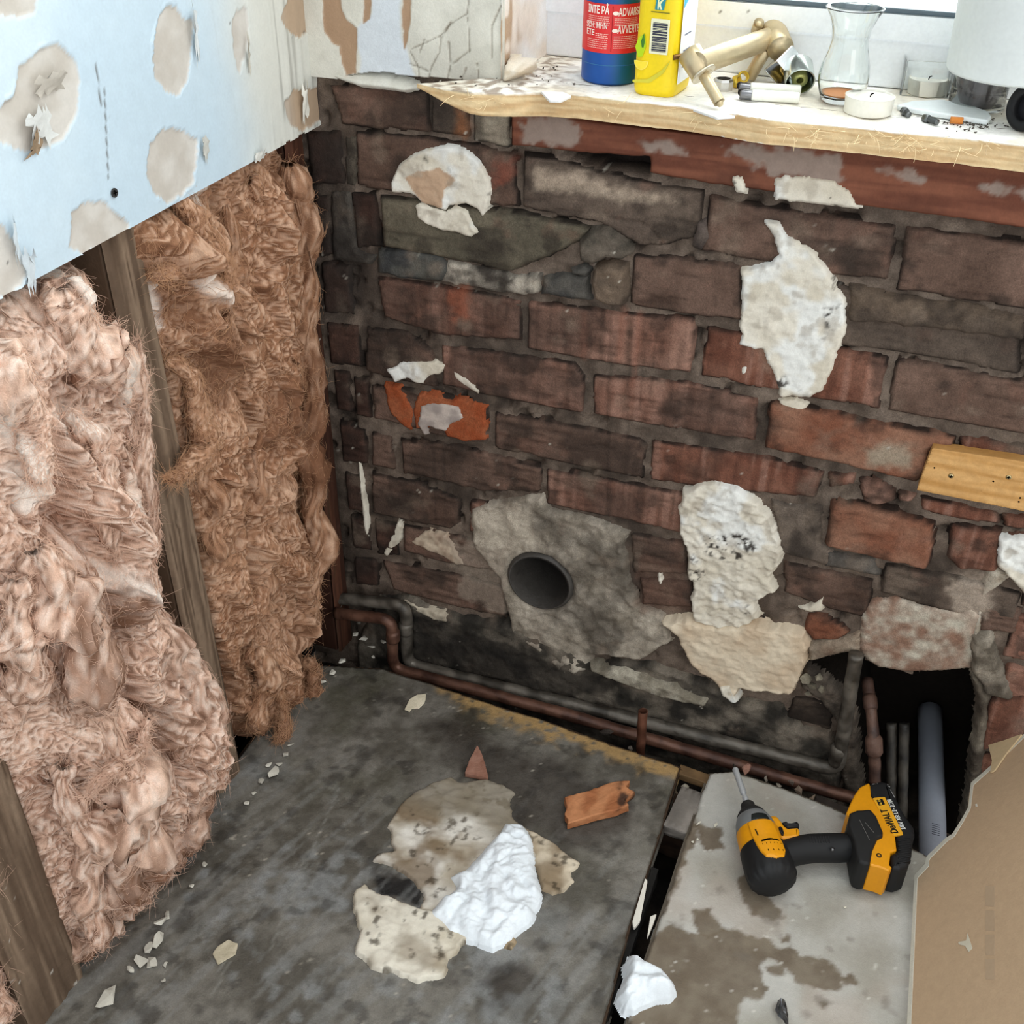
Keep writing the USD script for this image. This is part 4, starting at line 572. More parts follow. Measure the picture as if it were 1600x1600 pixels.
# ================================================================== PIPES
mat('copper', .42, .25, 60, .25, 240, metal=.35, spec=.5, rvar=.15); mat('plastic', .38, .04, 60, .04, 200, spec=.5); mat('rubber', .62, .06, 90, .12, 500, spec=.4); mat('steel', .32, .12, 80, .08, 200, metal=.9); mat('zinc', .35, .08, 80, .06, 200, metal=.3); mat('brass', .38, .10, 60, .06, 200, metal=.6)
mat('chrome', .20, .02, 40, .02, 100, metal=1.0); mat('print', .5, .02, 40, 0, 100)
def glassmat(name, col, rough=.02): MAT[name] = usdkit.material(stage, '/World/Looks/'+name, {"p": ("principled_bsdf", {"base_color": col, "roughness": rough, "transmission_weight": 1.0, "ior": 1.45})}, [], surface="p.BSDF")
glassmat('glass', (.97, .99, .98))
mat('frost', .55, .03, 40, .05, 100, color=C(206, 210, 208))
def tcol(m, a, b, s=40, seed=0): return mixc(C(a), C(b), ss(.3, .7, fbm(np.asarray(m.vertices)*s, 4, seed)))
COP, GRY = ((70, 48, 40), (112, 80, 66)), ((62, 57, 51), (112, 105, 96))
def pipe(name, label, P, r, cols, seed, extra=(), hollow=0, bend=.022, cat='pipe', m='copper'):
    t = thing(name, label, cat, P[0]); line = fillet(P, bend); fine = np.vstack([np.linspace(a, b, max(2, int(np.linalg.norm(b-a)/.006)), endpoint=False) for a, b in zip(line[:-1], line[1:])]+[line[-1:]])
    g = tube(fine, r, 18, hollow, .0012, seed); obj('tube', g, m, t, tcol(g, *cols, 45, seed))
    for a, b, rr in extra: g = tube(np.linspace(a, b, 6), [r*1.0, rr, rr, rr, rr, r*1.0], 18); obj('coupling', g, m, t, tcol(g, *cols, 60, seed+1))
    return t
A0, A1 = np.array([.121, -.024, -.036]), np.array([.846, -.024, -.012]); Wp = lambda px, y: W([px], y)[0]
pipe('copper_pipe', 'grey tarnished copper pipe that hugs the brick wall and turns up at its right end', [Wp((520, 934), -.026), Wp((634, 946), -.026), A0, A1, Wp((1338, 1022), -.02)], .0105, GRY, 1, [(Wp((634, 972), -.026), Wp((634, 990), -.026), .0125), (A1+[-.005, 0, .012], A1+[-.006, 0, .05], .0122)])
Q = Wp((1180, 1203), -.052); pipe('copper_pipe', 'reddish brown copper pipe lying in the gap in front of the grey one', [Wp((525, 958), -.050), Wp((612, 968), -.050), Wp((614, 1044), -.050), Wp((870, 1112), -.052), Q, Wp((1380, 1261), -.053)], .0100, COP, 2, [(Wp((614, 985), -.05), Wp((614, 1002), -.05), .012)])
s0 = F([(1001, 1176)], -.03)[0]; s1 = np.array([s0[0]-.003, s0[1], zat(s0[0], s0[1], 1112)]); pipe('copper_pipe_stub', 'short open copper pipe stub standing up beside the far edge of the dark panel', [s0+[0, 0, -.03], (s0+s1)/2, s1], .0072, ((84, 54, 42), (122, 82, 66)), 3, hollow=.8, bend=.004)
p3 = [Wp((1355, 1060), .06), Wp((1361, 1110), .02), Wp((1366, 1160), -.012), Wp((1367, 1222), -.026)]; pipe('brown_pipe', 'dark brown pipe with a swollen soldered joint in the broken hole', p3, .0088, ((62, 44, 38), (104, 78, 66)), 4, [(p3[0]+(p3[1]-p3[0])*.5, p3[1], .0108), (p3[2]+(p3[1]-p3[2])*.25, p3[2]+(p3[3]-p3[2])*.35, .0130)], bend=.008, m='grime')
for k, (px, lab) in enumerate((((1393, 1392), 'thin dark pipe rising in the hole, just right of the brown pipe'), ((1413, 1410), 'thin dark pipe rising in the hole, nearest to the grey waste pipe'))):
    pipe('dark_pipe', lab, [Wp((px[1], 1285), -.035), Wp((px[0], 1130), .03)], .0075, ((36, 33, 30), (74, 68, 60)), 6+k, m='grime')
wp0, wp1 = np.array([1.0035, -.16, -.052]), np.array([.975, .205, -.052]); t = thing('waste_pipe', 'thick grey plastic waste pipe running into the dark hole', 'pipe', wp0); obj('tube', tube(np.linspace(wp0, wp1, 12), .0195, 32), 'plastic', t, C(150, 154, 164))
for k in range(6):
    c = F([(1462, 1288+k*3.2)], -.0325)[0]; obj('marking', box(c, (.011, .0012, .0006), .0002), 'print', t, C(88, 90, 98), label='dark printed mark on the grey pipe' if k == 0 else None)

# ================================================================== WOOD BLOCK, OFFCUTS, RUBBLE
wb = w2([(1457, 700), (1520, 709), (1640, 727), (1640, 806), (1540, 786), (1433, 765), (1442, 738)], -.020); c0 = [wb[:, 0].mean(), -.001, wb[:, 1].min()]
t = thing('timber_offcut', 'yellow softwood offcut screwed to the right side of the brick wall', 'wood block', c0); m = prism('W', wb, .002, .021); m = rough_solid(m, .006, .0005, 80, 5); V_ = m.vertices
obj('board', m, 'timber', t, mixc(C(176, 128, 72), C(206, 160, 104), ss(.3, .7, fbm(V_*np.array([9, 30, 120]), 4, 6))))
for px in ((1486, 744), (1576, 746)):
    c = Wp(px, -.0215); s_ = obj('screw', lathe([(.0001, .0008), (.0028, .0004), (.0036, -.0006), (.0001, -.003)][::-1], c, (0, -1, 0), 18), 'steel', t, C(176, 160, 120), label='brass-coloured screw head'); obj('screw_slot', box(c+[0, -.0007, 0], (.0044, .0008, .001), .0002), 'dark', s_); obj('screw_slot', box(c+[0, -.0007, 0], (.001, .0008, .0044), .0002), 'dark', s_)
for px in ((1460, 731), (1552, 752), (1594, 778), (1592, 784)): obj('nail_hole', lathe([(.0001, .0004), (.0012, .0004), (.0014, -.001)][::-1], Wp(px, -.0208), (0, -1, 0), 10), 'dark', t)
fr = f2([(882, 1246), (920, 1236), (948, 1226), (962, 1222), (985, 1220), (978, 1230), (992, 1238), (975, 1250), (984, 1258), (960, 1268), (930, 1275), (886, 1288), (888, 1280), (882, 1274), (886, 1262)], .014)
m = rough_solid(puff(fr, .001, .016, .002, 90, .0005), .004, .0014, 120, 7); V_ = m.vertices; obj('wood_splinter', m, 'timber', None, mixc(mixc(C(156, 98, 64), C(180, 122, 84), ss(.3, .7, fbm(V_*np.array([60, 25, 60]), 4, 8))), C(74, 52, 40), ss(.55, .7, fbm(V_*50, 3, 9))*ss(.535, .56, V_[:, 0])), label='splintered orange piece of wood on the dark panel', cat='wood splinter')
for nm, pts, h, col, lab, cat in (('paint_flake', [(632, 1108), (640, 1092), (652, 1085), (666, 1084), (664, 1096), (655, 1106), (644, 1106), (640, 1111)], .002, (214, 202, 176), 'pale cream flake lying near the far left of the dark panel', 'paint flake'), ('brick_shard', [(726, 1212), (734, 1190), (746, 1168), (752, 1180), (758, 1196), (763, 1219), (745, 1216)], .008, (132, 92, 76), 'reddish brown shard above the torn dirty covering', 'shard'), ('plaster_flake', [(332, 1490), (340, 1478), (356, 1468), (372, 1474), (368, 1490), (352, 1500), (340, 1506)], .002, (176, 164, 140), 'dirty cream crust on the dark panel, alone at lower left', 'plaster flake')):
    m = rough_solid(puff(f2(pts, .003), .0006, h+.001, .0006, 50, .0005), .004, .0007, 160, len(nm)); obj(nm, m, 'plaster', None, tcol(m, col, tuple(min(255, c+22) for c in col), 90, 3), label=lab, cat=cat)
CH = [((248, 1470), .011), ((232, 1484), .007), ((222, 1502), .008), ((238, 1508), .008), ((256, 1440), .009), ((262, 1432), .006), ((170, 1562), .013), ((205, 1516), .006), ((258, 1508), .004), ((256, 1533), .0035), ((428, 1208), .009), ((420, 1196), .005), ((436, 1196), .005), ((446, 1180), .005), ((410, 1222), .005), ((398, 1240), .004), ((385, 1255), .004), ((455, 1165), .004), ((566, 1000), .007), ((580, 1012), .006), ((598, 1004), .005), ((556, 992), .005), ((520, 1052), .006), ((505, 1066), .004), ((584, 1028), .004), ((536, 1034), .006), ((320, 1352), .004), ((300, 1385), .004)]
def chiplabel(px, s):
    if s > .012: return 'long pale plaster chip lying apart below the big batt, nearest the bottom edge', None
    if s > .0105: return 'largest pale plaster chip in the row under the foot of the big batt', None
    if px[1] > 1410: return 'pale plaster chip in the row under the foot of the big batt', 'plaster chips under the big batt'
    if px[1] > 1320: return 'tiny plaster crumb by the floor edge, right of the big batt', 'plaster crumbs beside the big batt'
    if s > .0085: return 'largest pale chip on the floor below the brown batt', None
    if px[1] > 1150: return 'small pale chip in the dirt between the two batts', 'plaster chips between the batts'
    return 'pale chip in the dirty corner by the bent pipes', 'plaster chips in the corner'
for k, (px, s) in enumerate(CH): m = chip(F([px], .001)[0], s*1.45, 500+k); lb, gp = chiplabel(px, s); obj('plaster_chip', m, 'plaster', None, tcol(m, (176, 170, 158), (212, 206, 192), 60, k), smooth=False, label=lb, cat='plaster chip', group=gp)
for k, (px, s) in enumerate([((1092, 1288), .006), ((1118, 1290), .005), ((1090, 1312), .003), ((1320, 1418), .003), ((1082, 1316), .003)]): m = chip(F([px], .001)[0], s, 560+k); obj('plaster_chip', m, 'plaster', None, tcol(m, (206, 200, 182), (222, 216, 200), 60, k), smooth=False, label='small cream plaster chip on the pale floor sheet left of the power tool', cat='plaster chip', group='plaster chips on the pale floor sheet')
for k, (px, s, col) in enumerate([((1165, 1208), .012, (142, 106, 92)), ((1195, 1222), .008, (120, 112, 102)), ((1215, 1238), .010, (132, 124, 112)), ((1248, 1240), .009, (110, 96, 84)), ((1268, 1252), .008, (120, 104, 90)), ((1236, 1226), .007, (96, 84, 76)), ((1302, 1266), .008, (104, 92, 82)), ((1070, 1232), .006, (150, 142, 128)), ((1096, 1258), .010, (120, 112, 104)), ((1065, 1262), .008, (96, 90, 82)), ((948, 1148), .012, (58, 52, 48)), ((985, 1172), .006, (108, 100, 92))]):
    m = chip(F([px], -.022 if k < 8 else -.03)[0], s, 600+k, .8); m = trimesh.Trimesh(m.vertices-[0, 0, 0], m.faces); obj('rubble_lump', m, 'masonry', None, tcol(m, col, tuple(c*1.2 for c in col), 60, k), smooth=False, label='dark rubble lump in the pipe gap near the copper stub' if px[0] < 1000 else 'grey rubble lump in the narrow gap between the two floor panels' if px[0] < 1120 else 'brownish rubble lump at the far edge of the pale sheet, beside the drill bit' if px[0] < 1200 else 'brownish rubble lump along the pipe between the drill bit and the battery', cat='rubble', group='rubble near the copper stub' if px[0] < 1000 else 'rubble between the panels' if px[0] < 1120 else 'rubble beside the drill bit' if px[0] < 1200 else 'rubble along the pipe behind the drill')
for k, (px, s) in enumerate([((1258, 1058), .012), ((1268, 1072), .010), ((1280, 1060), .011), ((1262, 1084), .009), ((1284, 1078), .008)]): m = chip(Wp(px, -.010)-[0, 0, s*.5], s, 640+k, .8); obj('rubble_lump', m, 'masonry', wall, tcol(m, (84, 78, 68), (132, 124, 108), 60, k), smooth=False)

# torn covering and tissues
def dirty(seed, a, b, brown=.6, grey=0.):
    def fn(u, v, h, s):
        c = mixc(C(a), C(b), ss(.3, .68, n3(u, v, 26, seed, 5))); c = mixc(c, C(112, 92, 68), brown*ss(.5, .66, n3(u, v, 18, seed+1, 5))); c = mixc(c, C(70, 60, 48), .8*ss(.57, .68, n3(u, v, 70, seed+2, 5)))
        if grey: c = mixc(c, C(122, 112, 96), .85*ss(-.36, -.30, v+(n3(u, v, 30, seed+3, 4)-.5)*.08-.0)*grey)
        return c
    return fn
t = thing('torn_lining_paper', 'torn dirty white floor covering stuck around the tissue on the dark panel', 'torn floor covering', (*f2([(700, 1380)])[0], 0))
for k, (pts, th, cf) in enumerate([([(622, 1262), (640, 1240), (680, 1222), (706, 1212), (716, 1220), (760, 1218), (790, 1226), (804, 1238), (796, 1252), (800, 1275), (830, 1300), (840, 1340), (835, 1380), (790, 1400), (720, 1400), (680, 1425), (652, 1425), (662, 1400), (645, 1376), (612, 1352), (583, 1345), (590, 1332), (614, 1328), (606, 1290)], .004, dirty(701, (168, 156, 138), (214, 208, 198), .8, 1.0)), ([(552, 1420), (556, 1392), (572, 1378), (590, 1398), (640, 1414), (690, 1428), (720, 1450), (735, 1470), (720, 1482), (700, 1500), (692, 1525), (655, 1532), (620, 1524), (580, 1512), (553, 1490), (560, 1455)], .007, dirty(711, (186, 174, 152), (216, 208, 192), .55)), ([(818, 1296), (840, 1302), (868, 1318), (890, 1336), (906, 1348), (892, 1362), (900, 1376), (884, 1394), (862, 1398), (846, 1390), (836, 1350)], .004, dirty(721, (166, 148, 124), (206, 192, 170), .7)), ([(785, 1455), (800, 1450), (808, 1470), (800, 1482), (788, 1480)], .003, dirty(731, (176, 150, 120), (190, 170, 140), .5))]):
    def crease(u, v, s, k=k): return .0045*(ridge(u, v*2.0, 26, 740+k, 2)-.5)*ss(0, .01, s)
    m_, c_ = relief('F', f2(pts, .003), th, .0022, .003, .006, 60, .0016, 70, 750+k, cf, base=.0008, hextra=crease); obj('sheet', m_, 'paper', t, c_)
def tissue(label, pts, hmax, seed, z):
    poly = f2(pts, z); r = np.random.default_rng(seed); dirs = [(math.cos(a), math.sin(a), r.uniform(10, 40), r.uniform(0, 1)) for a in r.uniform(0, 3.14, 9)]
    def hx(u, v, s):
        h = 0
        for cx, sy, f, ph in dirs: h = h+abs(((u*cx+v*sy+(n3(u, v, 14, seed, 2)-.5)*.10)*f+ph) % 1-.5)*2/f*9
        return (hmax*(h/h.max()-.3)+.010*(billow(u+(n3(u, v, 20, seed, 2)-.5)*.04, v, 38, seed+7, 2)-.4)+.003*(billow(u, v, 110, seed+8, 2)-.4))*ss(-.002, .016, s)
    m_, c_ = relief('F', poly, hmax*.45, .0018, .010, .004, 50, .0008, 120, seed, lambda u, v, h, s: mixc(C(222, 228, 232), C(232, 236, 240), n3(u, v, 30, seed+2, 3)), base=.004, hextra=hx); obj('paper_tissue', m_, 'paper', None, c_, label=label, cat='tissue')
tissue('white crumpled tissue in the middle of the torn floor covering', [(790, 1282), (815, 1285), (832, 1305), (836, 1340), (846, 1395), (838, 1430), (812, 1455), (790, 1472), (770, 1480), (745, 1468), (700, 1458), (668, 1425), (690, 1400), (712, 1385), (705, 1368), (730, 1352), (748, 1330), (770, 1312), (782, 1298)], .020, 771, .012)
tissue('small bluish white crumpled tissue beside the black floor gap', [(982, 1484), (1000, 1492), (1015, 1504), (1036, 1512), (1052, 1530), (1058, 1546), (1048, 1556), (1015, 1562), (990, 1578), (975, 1574), (966, 1556), (970, 1540), (978, 1522), (974, 1500)], .034, 781, .014)
m = rough_solid(chip(F([(1222, 1592)], .002)[0], .020, 790, .7), .005, .004, 90, 791); obj('foil_scrap', m, 'steel', None, tcol(m, (40, 40, 42), (120, 122, 126), 120, 4), smooth=False, label='crumpled dark foil scrap at the bottom edge of the pale sheet', cat='foil')

# plasterboard offcut leaning up to the right
P1, P2, P3 = F([(1430, 1370)], .018)[0], F([(1417, 1600)], .018)[0], W([(1600, 1146)], -.035)[0]; nrm = np.cross(P2-P1, P3-P1); nrm /= np.linalg.norm(nrm); nrm *= np.sign(nrm[2]); e1 = P1-P2; e1 /= np.linalg.norm(e1); e2 = np.cross(nrm, e1)
def onp(px): px = np.atleast_2d(np.asarray(px, float)); D = FW+((px[:, :1]-800)/FPX)*RT-((px[:, 1:]-800)/FPX)*UP; return EYE+(((P1-EYE)@nrm)/(D@nrm))[:, None]*D
def loc(px): q = onp(px)-P1; return np.stack([q@e1, q@e2], 1)
def place(m): v = np.asarray(m.vertices); return trimesh.Trimesh(P1+v[:, :1]*e1+v[:, 1:2]*e2+v[:, 2:]*nrm, m.faces, process=False)
ol = loc([(1430, 1369), (1446, 1350), (1447, 1340), (1462, 1326), (1478, 1310), (1488, 1304), (1502, 1280), (1512, 1262), (1514, 1240), (1517, 1224), (1532, 1210), (1552, 1194), (1578, 1170), (1600, 1148), (1640, 1132), (1850, 1215), (1850, 1640), (1414, 1640)]); ctr = ol[:, 1].copy()
t = thing('plasterboard_offcut', 'large tan plasterboard offcut with a snapped edge leaning at the lower right', 'plasterboard', P1)
m = place(puff(ol, -.0125, 0, .0006, 240, .0004)); obj('sheet', m, 'paper', t, C(188, 160, 130)); k = loc([(1430, 1369), (1446, 1350), (1478, 1310), (1470, 1300), (1440, 1335), (1424, 1360)])
rim = loc([(1429, 1367), (1446, 1349), (1447, 1339), (1478, 1309), (1488, 1303), (1503, 1279), (1513, 1261), (1517, 1223), (1552, 1193), (1600, 1147), (1603, 1150), (1555, 1197), (1521, 1227), (1517, 1263), (1506, 1283), (1491, 1308), (1481, 1314), (1452, 1343), (1452, 1353), (1434, 1372), (1422, 1640), (1415, 1640)])
m = place(puff(rim, -.0118, .0004, .0004, 300, .0003)); obj('torn_rim', m, 'plaster', t, C(206, 200, 184), label='white gypsum core showing along the snapped edge')
fl = loc([(1546, 1166), (1572, 1158), (1600, 1148), (1574, 1180), (1556, 1206), (1549, 1210), (1552, 1190)]); obj('torn_flap', place(puff(fl, .0006, .003, .0006, 60, .0005)), 'paper', t, C(204, 178, 140), label='torn paper flap at the top corner')
mk = loc([(1498, 1472), (1510, 1470), (1512, 1458), (1516, 1470), (1520, 1482), (1514, 1488), (1508, 1478), (1498, 1476)]); obj('paint_mark', place(puff(mk, .0002, .0007, .0002, 40, .0002)), 'paint', t, C(206, 198, 178)); mk = loc([(1524, 1257), (1527, 1256), (1528, 1260), (1525, 1261)]); obj('paint_mark', place(puff(mk, .0002, .0008, .0002, 20, .0001)), 'paint', t, C(220, 214, 200))
for k in range(4): y = 1384+k*38; obj('stamp_mark', place(puff(loc([(1540, y), (1554, y+1), (1554, y+33), (1540, y+32)]), .0001, .0003, .0001, 24, .0004)), 'print', t, C(180, 155, 128), label='faint stamped mark on the tan paper' if k == 0 else None)

# ================================================================== IMPACT DRIVER, lying on its side
YEL, BLK2 = C(226, 150, 22), C(30, 30, 31); tt = thing('impact_driver', 'yellow and black cordless impact driver lying on its side on the pale floor sheet', 'power tool', (*f2([(1250, 1320)])[0], 0))
zc = .037; a0, a1 = F([(1168, 1258)], zc)[0], F([(1207, 1372)], zc)[0]; ax = (a1-a0)/np.linalg.norm(a1-a0); LN = np.linalg.norm(a1-a0); side = np.cross(ax, [0, 0, 1.]); upz = np.array([0, 0, 1.])
def part(nm, prof, m, col, lab=None, n=48): return obj(nm, lathe([(max(r, .0001), s*LN) for s, r in prof][::-1], a0, ax, n) if False else lathe([(max(r, .0001), s*LN) for s, r in prof], a0, ax, n), m, tt, col, label=lab)
part('chuck', [(-.02, .004), (-.02, .0085), (.0, .0100), (.06, .0105), (.07, .0125), (.13, .0140), (.14, .0145)], 'rubber', C(44, 43, 42)); part('nose_ring', [(.11, .012), (.12, .0175), (.16, .0205), (.19, .0215), (.20, .020)], 'rubber', C(38, 38, 38))
part('nose_housing', [(.18, .019), (.20, .0225), (.28, .0262), (.36, .0282), (.41, .0285), (.42, .027)], 'plastic', C(118, 120, 121), 'grey metal nose housing'); part('motor_housing', [(.39, .0270), (.40, .0292), (.5, .0300), (.62, .0305), (.66, .0300)], 'plastic', YEL, 'yellow motor housing')
g = lathe([(r, s*LN) for s, r in [(.62, .0290), (.64, .0318), (.75, .0330), (.9, .0338), (1.0, .0330), (1.05, .0300), (1.09, .0240), (1.105, .015), (1.11, .0001)]], a0, ax, 72); v = np.asarray(g.vertices); q = v-a0; sa = q@ax; rad = q-sa[:, None]*ax; ang = np.arctan2(rad@side, rad@upz)
v = v+rad*(.018*np.sign(np.sin(ang*18))*ss(.9*LN, 1.0*LN, sa)*ss(1.11*LN, 1.06*LN, sa))[:, None]; obj('rear_boot', trimesh.Trimesh(v, g.faces, process=False), 'rubber', tt, BLK2, label='black rubber rear boot')
def onbody(poly, nm, m, col, off, r0=.0325, step=.0011, lab=None, par=None):
    poly = np.asarray(poly); S = np.arange(poly[:, 0].min()-.002, poly[:, 0].max()+.002, step); T = np.arange(poly[:, 1].min()-.002, poly[:, 1].max()+.002, step); SS, TT = np.meshgrid(S, T, indexing='ij'); s = sdf(np.stack([SS.ravel(), TT.ravel()], 1), poly)
    R_ = np.interp(SS.ravel()/LN, [.2, .28, .36, .5, .62, .75, .9, 1.0, 1.05, 1.09], [.0225, .0262, .0282, .030, .0305, .033, .0338, .033, .030, .024])+off*ss(-.0006, .0012, s)-.0012*(s < -.0003); th = TT.ravel()/r0
    X = a0+SS.ravel()[:, None]*ax+R_[:, None]*(np.sin(th)[:, None]*side+np.cos(th)[:, None]*upz); i = np.arange(len(s)).reshape(SS.shape); q = np.stack([i[:-1, :-1], i[1:, :-1], i[1:, 1:], i[:-1, 1:]], -1).reshape(-1, 4); q = q[(s > -.0012)[q].all(1)]
    return obj(nm, (X, np.vstack([q[:, [0, 2, 1]], q[:, [0, 3, 2]]])), m, par or tt, col, label=lab)
sd = 1 if side@(F([(1240, 1300)], .03)[0]-a0) > 0 else -1
def pl(pts): return [(s*LN, t*sd) for s, t in pts]
tongue = onbody(pl([(.40, -.016), (.42, -.020), (.60, -.020), (.74, -.017), (.84, -.0145), (.92, -.010), (.955, .002), (.93, .014), (.84, .0195), (.74, .020), (.6, .0205), (.42, .020), (.40, .018)]), 'top_panel', 'plastic', YEL, .0024, lab='yellow vented top panel')
onbody(pl([(.30, -.010), (.29, .002), (.30, .016), (.385, .018), (.39, .0), (.385, -.013)]), 'collar_window', 'rubber', C(22, 28, 27), .0012, par=tt)
onbody(pl([(.70, -.010), (.685, .002), (.70, .015), (.73, .0155), (.725, .003), (.735, -.010)]), 'vent', 'dark', None, .0030, par=tongue)
for k in range(6): x = -.010+k*.0048; onbody(pl([(.745, x), (.745, x+.002), (.775, x+.002), (.775, x)]), 'vent', 'dark', None, .0030, step=.0006, par=tongue)
for k, x in enumerate((-.006, .0005, .007, .013)): onbody(pl([(.835, x), (.835, x+.0024), (.87, x+.0024), (.87, x)]), 'vent', 'dark', None, .0030, step=.0006, par=tongue)
onbody(pl([(.53, -.0135), (.53, -.010), (.635, -.009), (.635, -.0125)]), 'printed_label', 'print', C(62, 44, 18), .0030, step=.0006, par=tongue)
for s, x in ((.46, .004), (.455, -.002), (.49, .001), (.50, .010), (.52, .006), (.55, .012), (.57, .004)): onbody(pl([(s, x), (s+.012, x+.0006), (s+.012, x+.0028), (s, x+.002)]), 'printed_mark', 'print', C(110, 70, 12), .0028, step=.0005, par=tongue)
tip = F([(1146, 1194)], zc+.004)[0]; b0 = a0-ax*.004; bd = (tip-b0); bl = np.linalg.norm(bd); bd /= bl
obj('bit_holder', lathe([(.0001, 0), (.0042, .0), (.0042, .010), (.0030, .011), (.0030, .016), (.0045, .017), (.0045, bl*.86), (.0038, bl*.88), (.0001, bl*.88)], b0, bd, 24), 'zinc', tt, C(176, 178, 180), label='long chrome bit holder'); obj('screwdriver_bit', lathe([(.003, bl*.86), (.003, bl*.91), (.0022, bl*.95), (.0008, bl), (.0001, bl*1.01)], b0, bd, 8), 'steel', tt, C(84, 82, 80))
T4 = lambda pts: [(1130+x*.1375, 1180+y*.1375) for x, y in pts]; T5_ = lambda pts: [(1280+x*.1125, 1200+y*.1125) for x, y in pts]
obj('trigger_guard', puff(f2(T4([(520, 700), (560, 685), (610, 695), (655, 745), (690, 800), (730, 832), (850, 822), (872, 865), (865, 935), (740, 955), (610, 950), (540, 900)]), .046), .020, .0475, .004, 110, .002), 'plastic', tt, YEL); obj('trigger', puff(f2(T4([(655, 735), (700, 768), (780, 772), (850, 755), (872, 800), (800, 826), (720, 826), (680, 792)]), .042), .022, .0445, .006, 90, .0015), 'rubber', tt, C(40, 40, 41))
obj('direction_switch', puff(f2(T4([(630, 815), (650, 808), (675, 830), (692, 880), (685, 912), (660, 905), (640, 880)]), .049), .044, .0505, .002, 60, .001), 'rubber', tt, C(30, 28, 28))
obj('handle', tube(smoothline([F([p_], .033)[0] for p_ in ((1222, 1338), (1240, 1331), (1265, 1326), (1295, 1325), (1325, 1324), (1356, 1320))], 6), np.interp(np.linspace(0, 1, 31), np.linspace(0, 1, 6), (.018, .0190, .0195, .0195, .0195, .023)), 28), 'rubber', tt, BLK2, label='black rubber grip')
for k in range(8): x = 1264+k*4.2; obj('grip_rib', puff(f2([(x, 1307), (x+1.8, 1307), (x+3.4, 1317), (x+1.6, 1317)], .0515), .046, .0528, .0006, 20, .0003), 'rubber', tt, C(38, 38, 39))
obj('handle_screw', lathe([(.0026, -.002), (.0026, .0002), (.0001, .0006)], F([(1301, 1326)], .0527)[0], (0, 0, 1), 16), 'steel', tt, C(120, 120, 122))
obj('foot_housing', puff(f2(T5_([(372, 640), (430, 500), (490, 380), (560, 282), (690, 215), (705, 262), (720, 410), (1050, 940), (1072, 1160), (990, 1190), (970, 1360), (1012, 1398), (960, 1450), (860, 1405), (700, 1365), (640, 1200), (480, 820)]), .056), .006, .0590, .0025, 220, .002), 'plastic', tt, YEL, label='yellow battery foot'); obj('foot_pad', puff(f2(T5_([(395, 800), (420, 640), (520, 600), (710, 590), (790, 680), (885, 905), (882, 965), (805, 1000), (735, 1160), (700, 1360), (620, 1362), (540, 1320), (512, 1250), (470, 1000), (440, 930)]), .060), .008, .0640, .0045, 180, .004), 'rubber', tt, C(34, 34, 34), label='scuffed black rubber pad')
obj('foot_screw', lathe([(.0036, -.002), (.0036, .0), (.002, .0004), (.002, -.001), (.0001, -.001)], F(T5_([(832, 1212)]), .0596)[0], (0, 0, 1), 20), 'rubber', tt, C(58, 40, 14))
bat = obj('battery', puff(f2(T5_([(655, 290), (690, 225), (740, 206), (860, 186), (962, 212), (1032, 330), (1110, 500), (1182, 642), (1240, 722), (1318, 832), (1330, 930), (1302, 1050), (1290, 1200), (1240, 1372), (1120, 1420), (1002, 1390), (998, 1205), (1075, 1165), (1062, 950), (900, 700), (720, 410)]), .055), .003, .0580, .007, 220, .003), 'rubber', tt, C(32, 32, 33), label='black battery pack')
for k in range(6): obj('battery_rib', puff(f2(T5_([(1090, 1000+k*62), (1270, 975+k*60), (1272, 1000+k*60), (1092, 1026+k*62)]), .0575), .052, .0590, .0008, 24, .0004), 'rubber', bat, C(26, 26, 27))
obj('label_plate', puff(f2(T5_([(738, 420), (910, 398), (1172, 925), (1040, 945)]), .0592), .0570, .0596, .0004, 50, .0006), 'print', bat, C(232, 166, 40), label='yellow label with the maker lettering')
def flattext(txt, pa, pb, height, z, col, par, nm='lettering', bold=True):
    A_, B_ = F([pa], z)[0], F([pb], z)[0]; e = (B_-A_); ln = np.linalg.norm(e); e /= ln; f_ = np.cross([0, 0, 1.], e); m = text_mesh(txt, height, .0004, bold); v = np.asarray(m.vertices).copy(); v[:, 0] *= ln/max(v[:, 0].max(), 1e-6)
    obj(nm, trimesh.Trimesh(A_+v[:, :1]*e+v[:, 1:2]*f_+v[:, 2:]*[0, 0, 1], m.faces, process=False), 'print', par, col, smooth=False)
flattext('DeWALT', T5_([(1100, 905)])[0], T5_([(935, 570)])[0],   .0095, .0597, C(20, 20, 20), bat); flattext('18V XR LI-ION', T5_([(1205, 858)])[0], T5_([(1000, 440)])[0], .0060, .0583, C(226, 226, 222), bat)
obj('label_badge', puff(f2(T5_([(795, 445), (880, 432), (915, 505), (830, 525)]), .0597), .0594, .0599, .0002, 40, .0008), 'print', bat, C(24, 24, 24)); flattext('4.0', T5_([(880, 518)])[0], T5_([(842, 440)])[0], .0034, .0600, C(232, 190, 70), bat)
for k, (p, q) in enumerate((((740, 225), (960, 235)), ((800, 215), (985, 262)), ((985, 300), (1050, 410)))): A_, B_ = F(T5_([p, q]), .0570); obj('scuff', tube(np.linspace(A_, B_, 5), .0006, 6), 'print', bat, C(150, 150, 148))
for p, q in (((560, 720), (700, 1000)), ((640, 760), (760, 900))): A_, B_ = F(T5_([p, q]), .0638); obj('scuff', tube(np.linspace(A_, B_, 4), .0006, 6), 'print', tt, C(96, 94, 92))

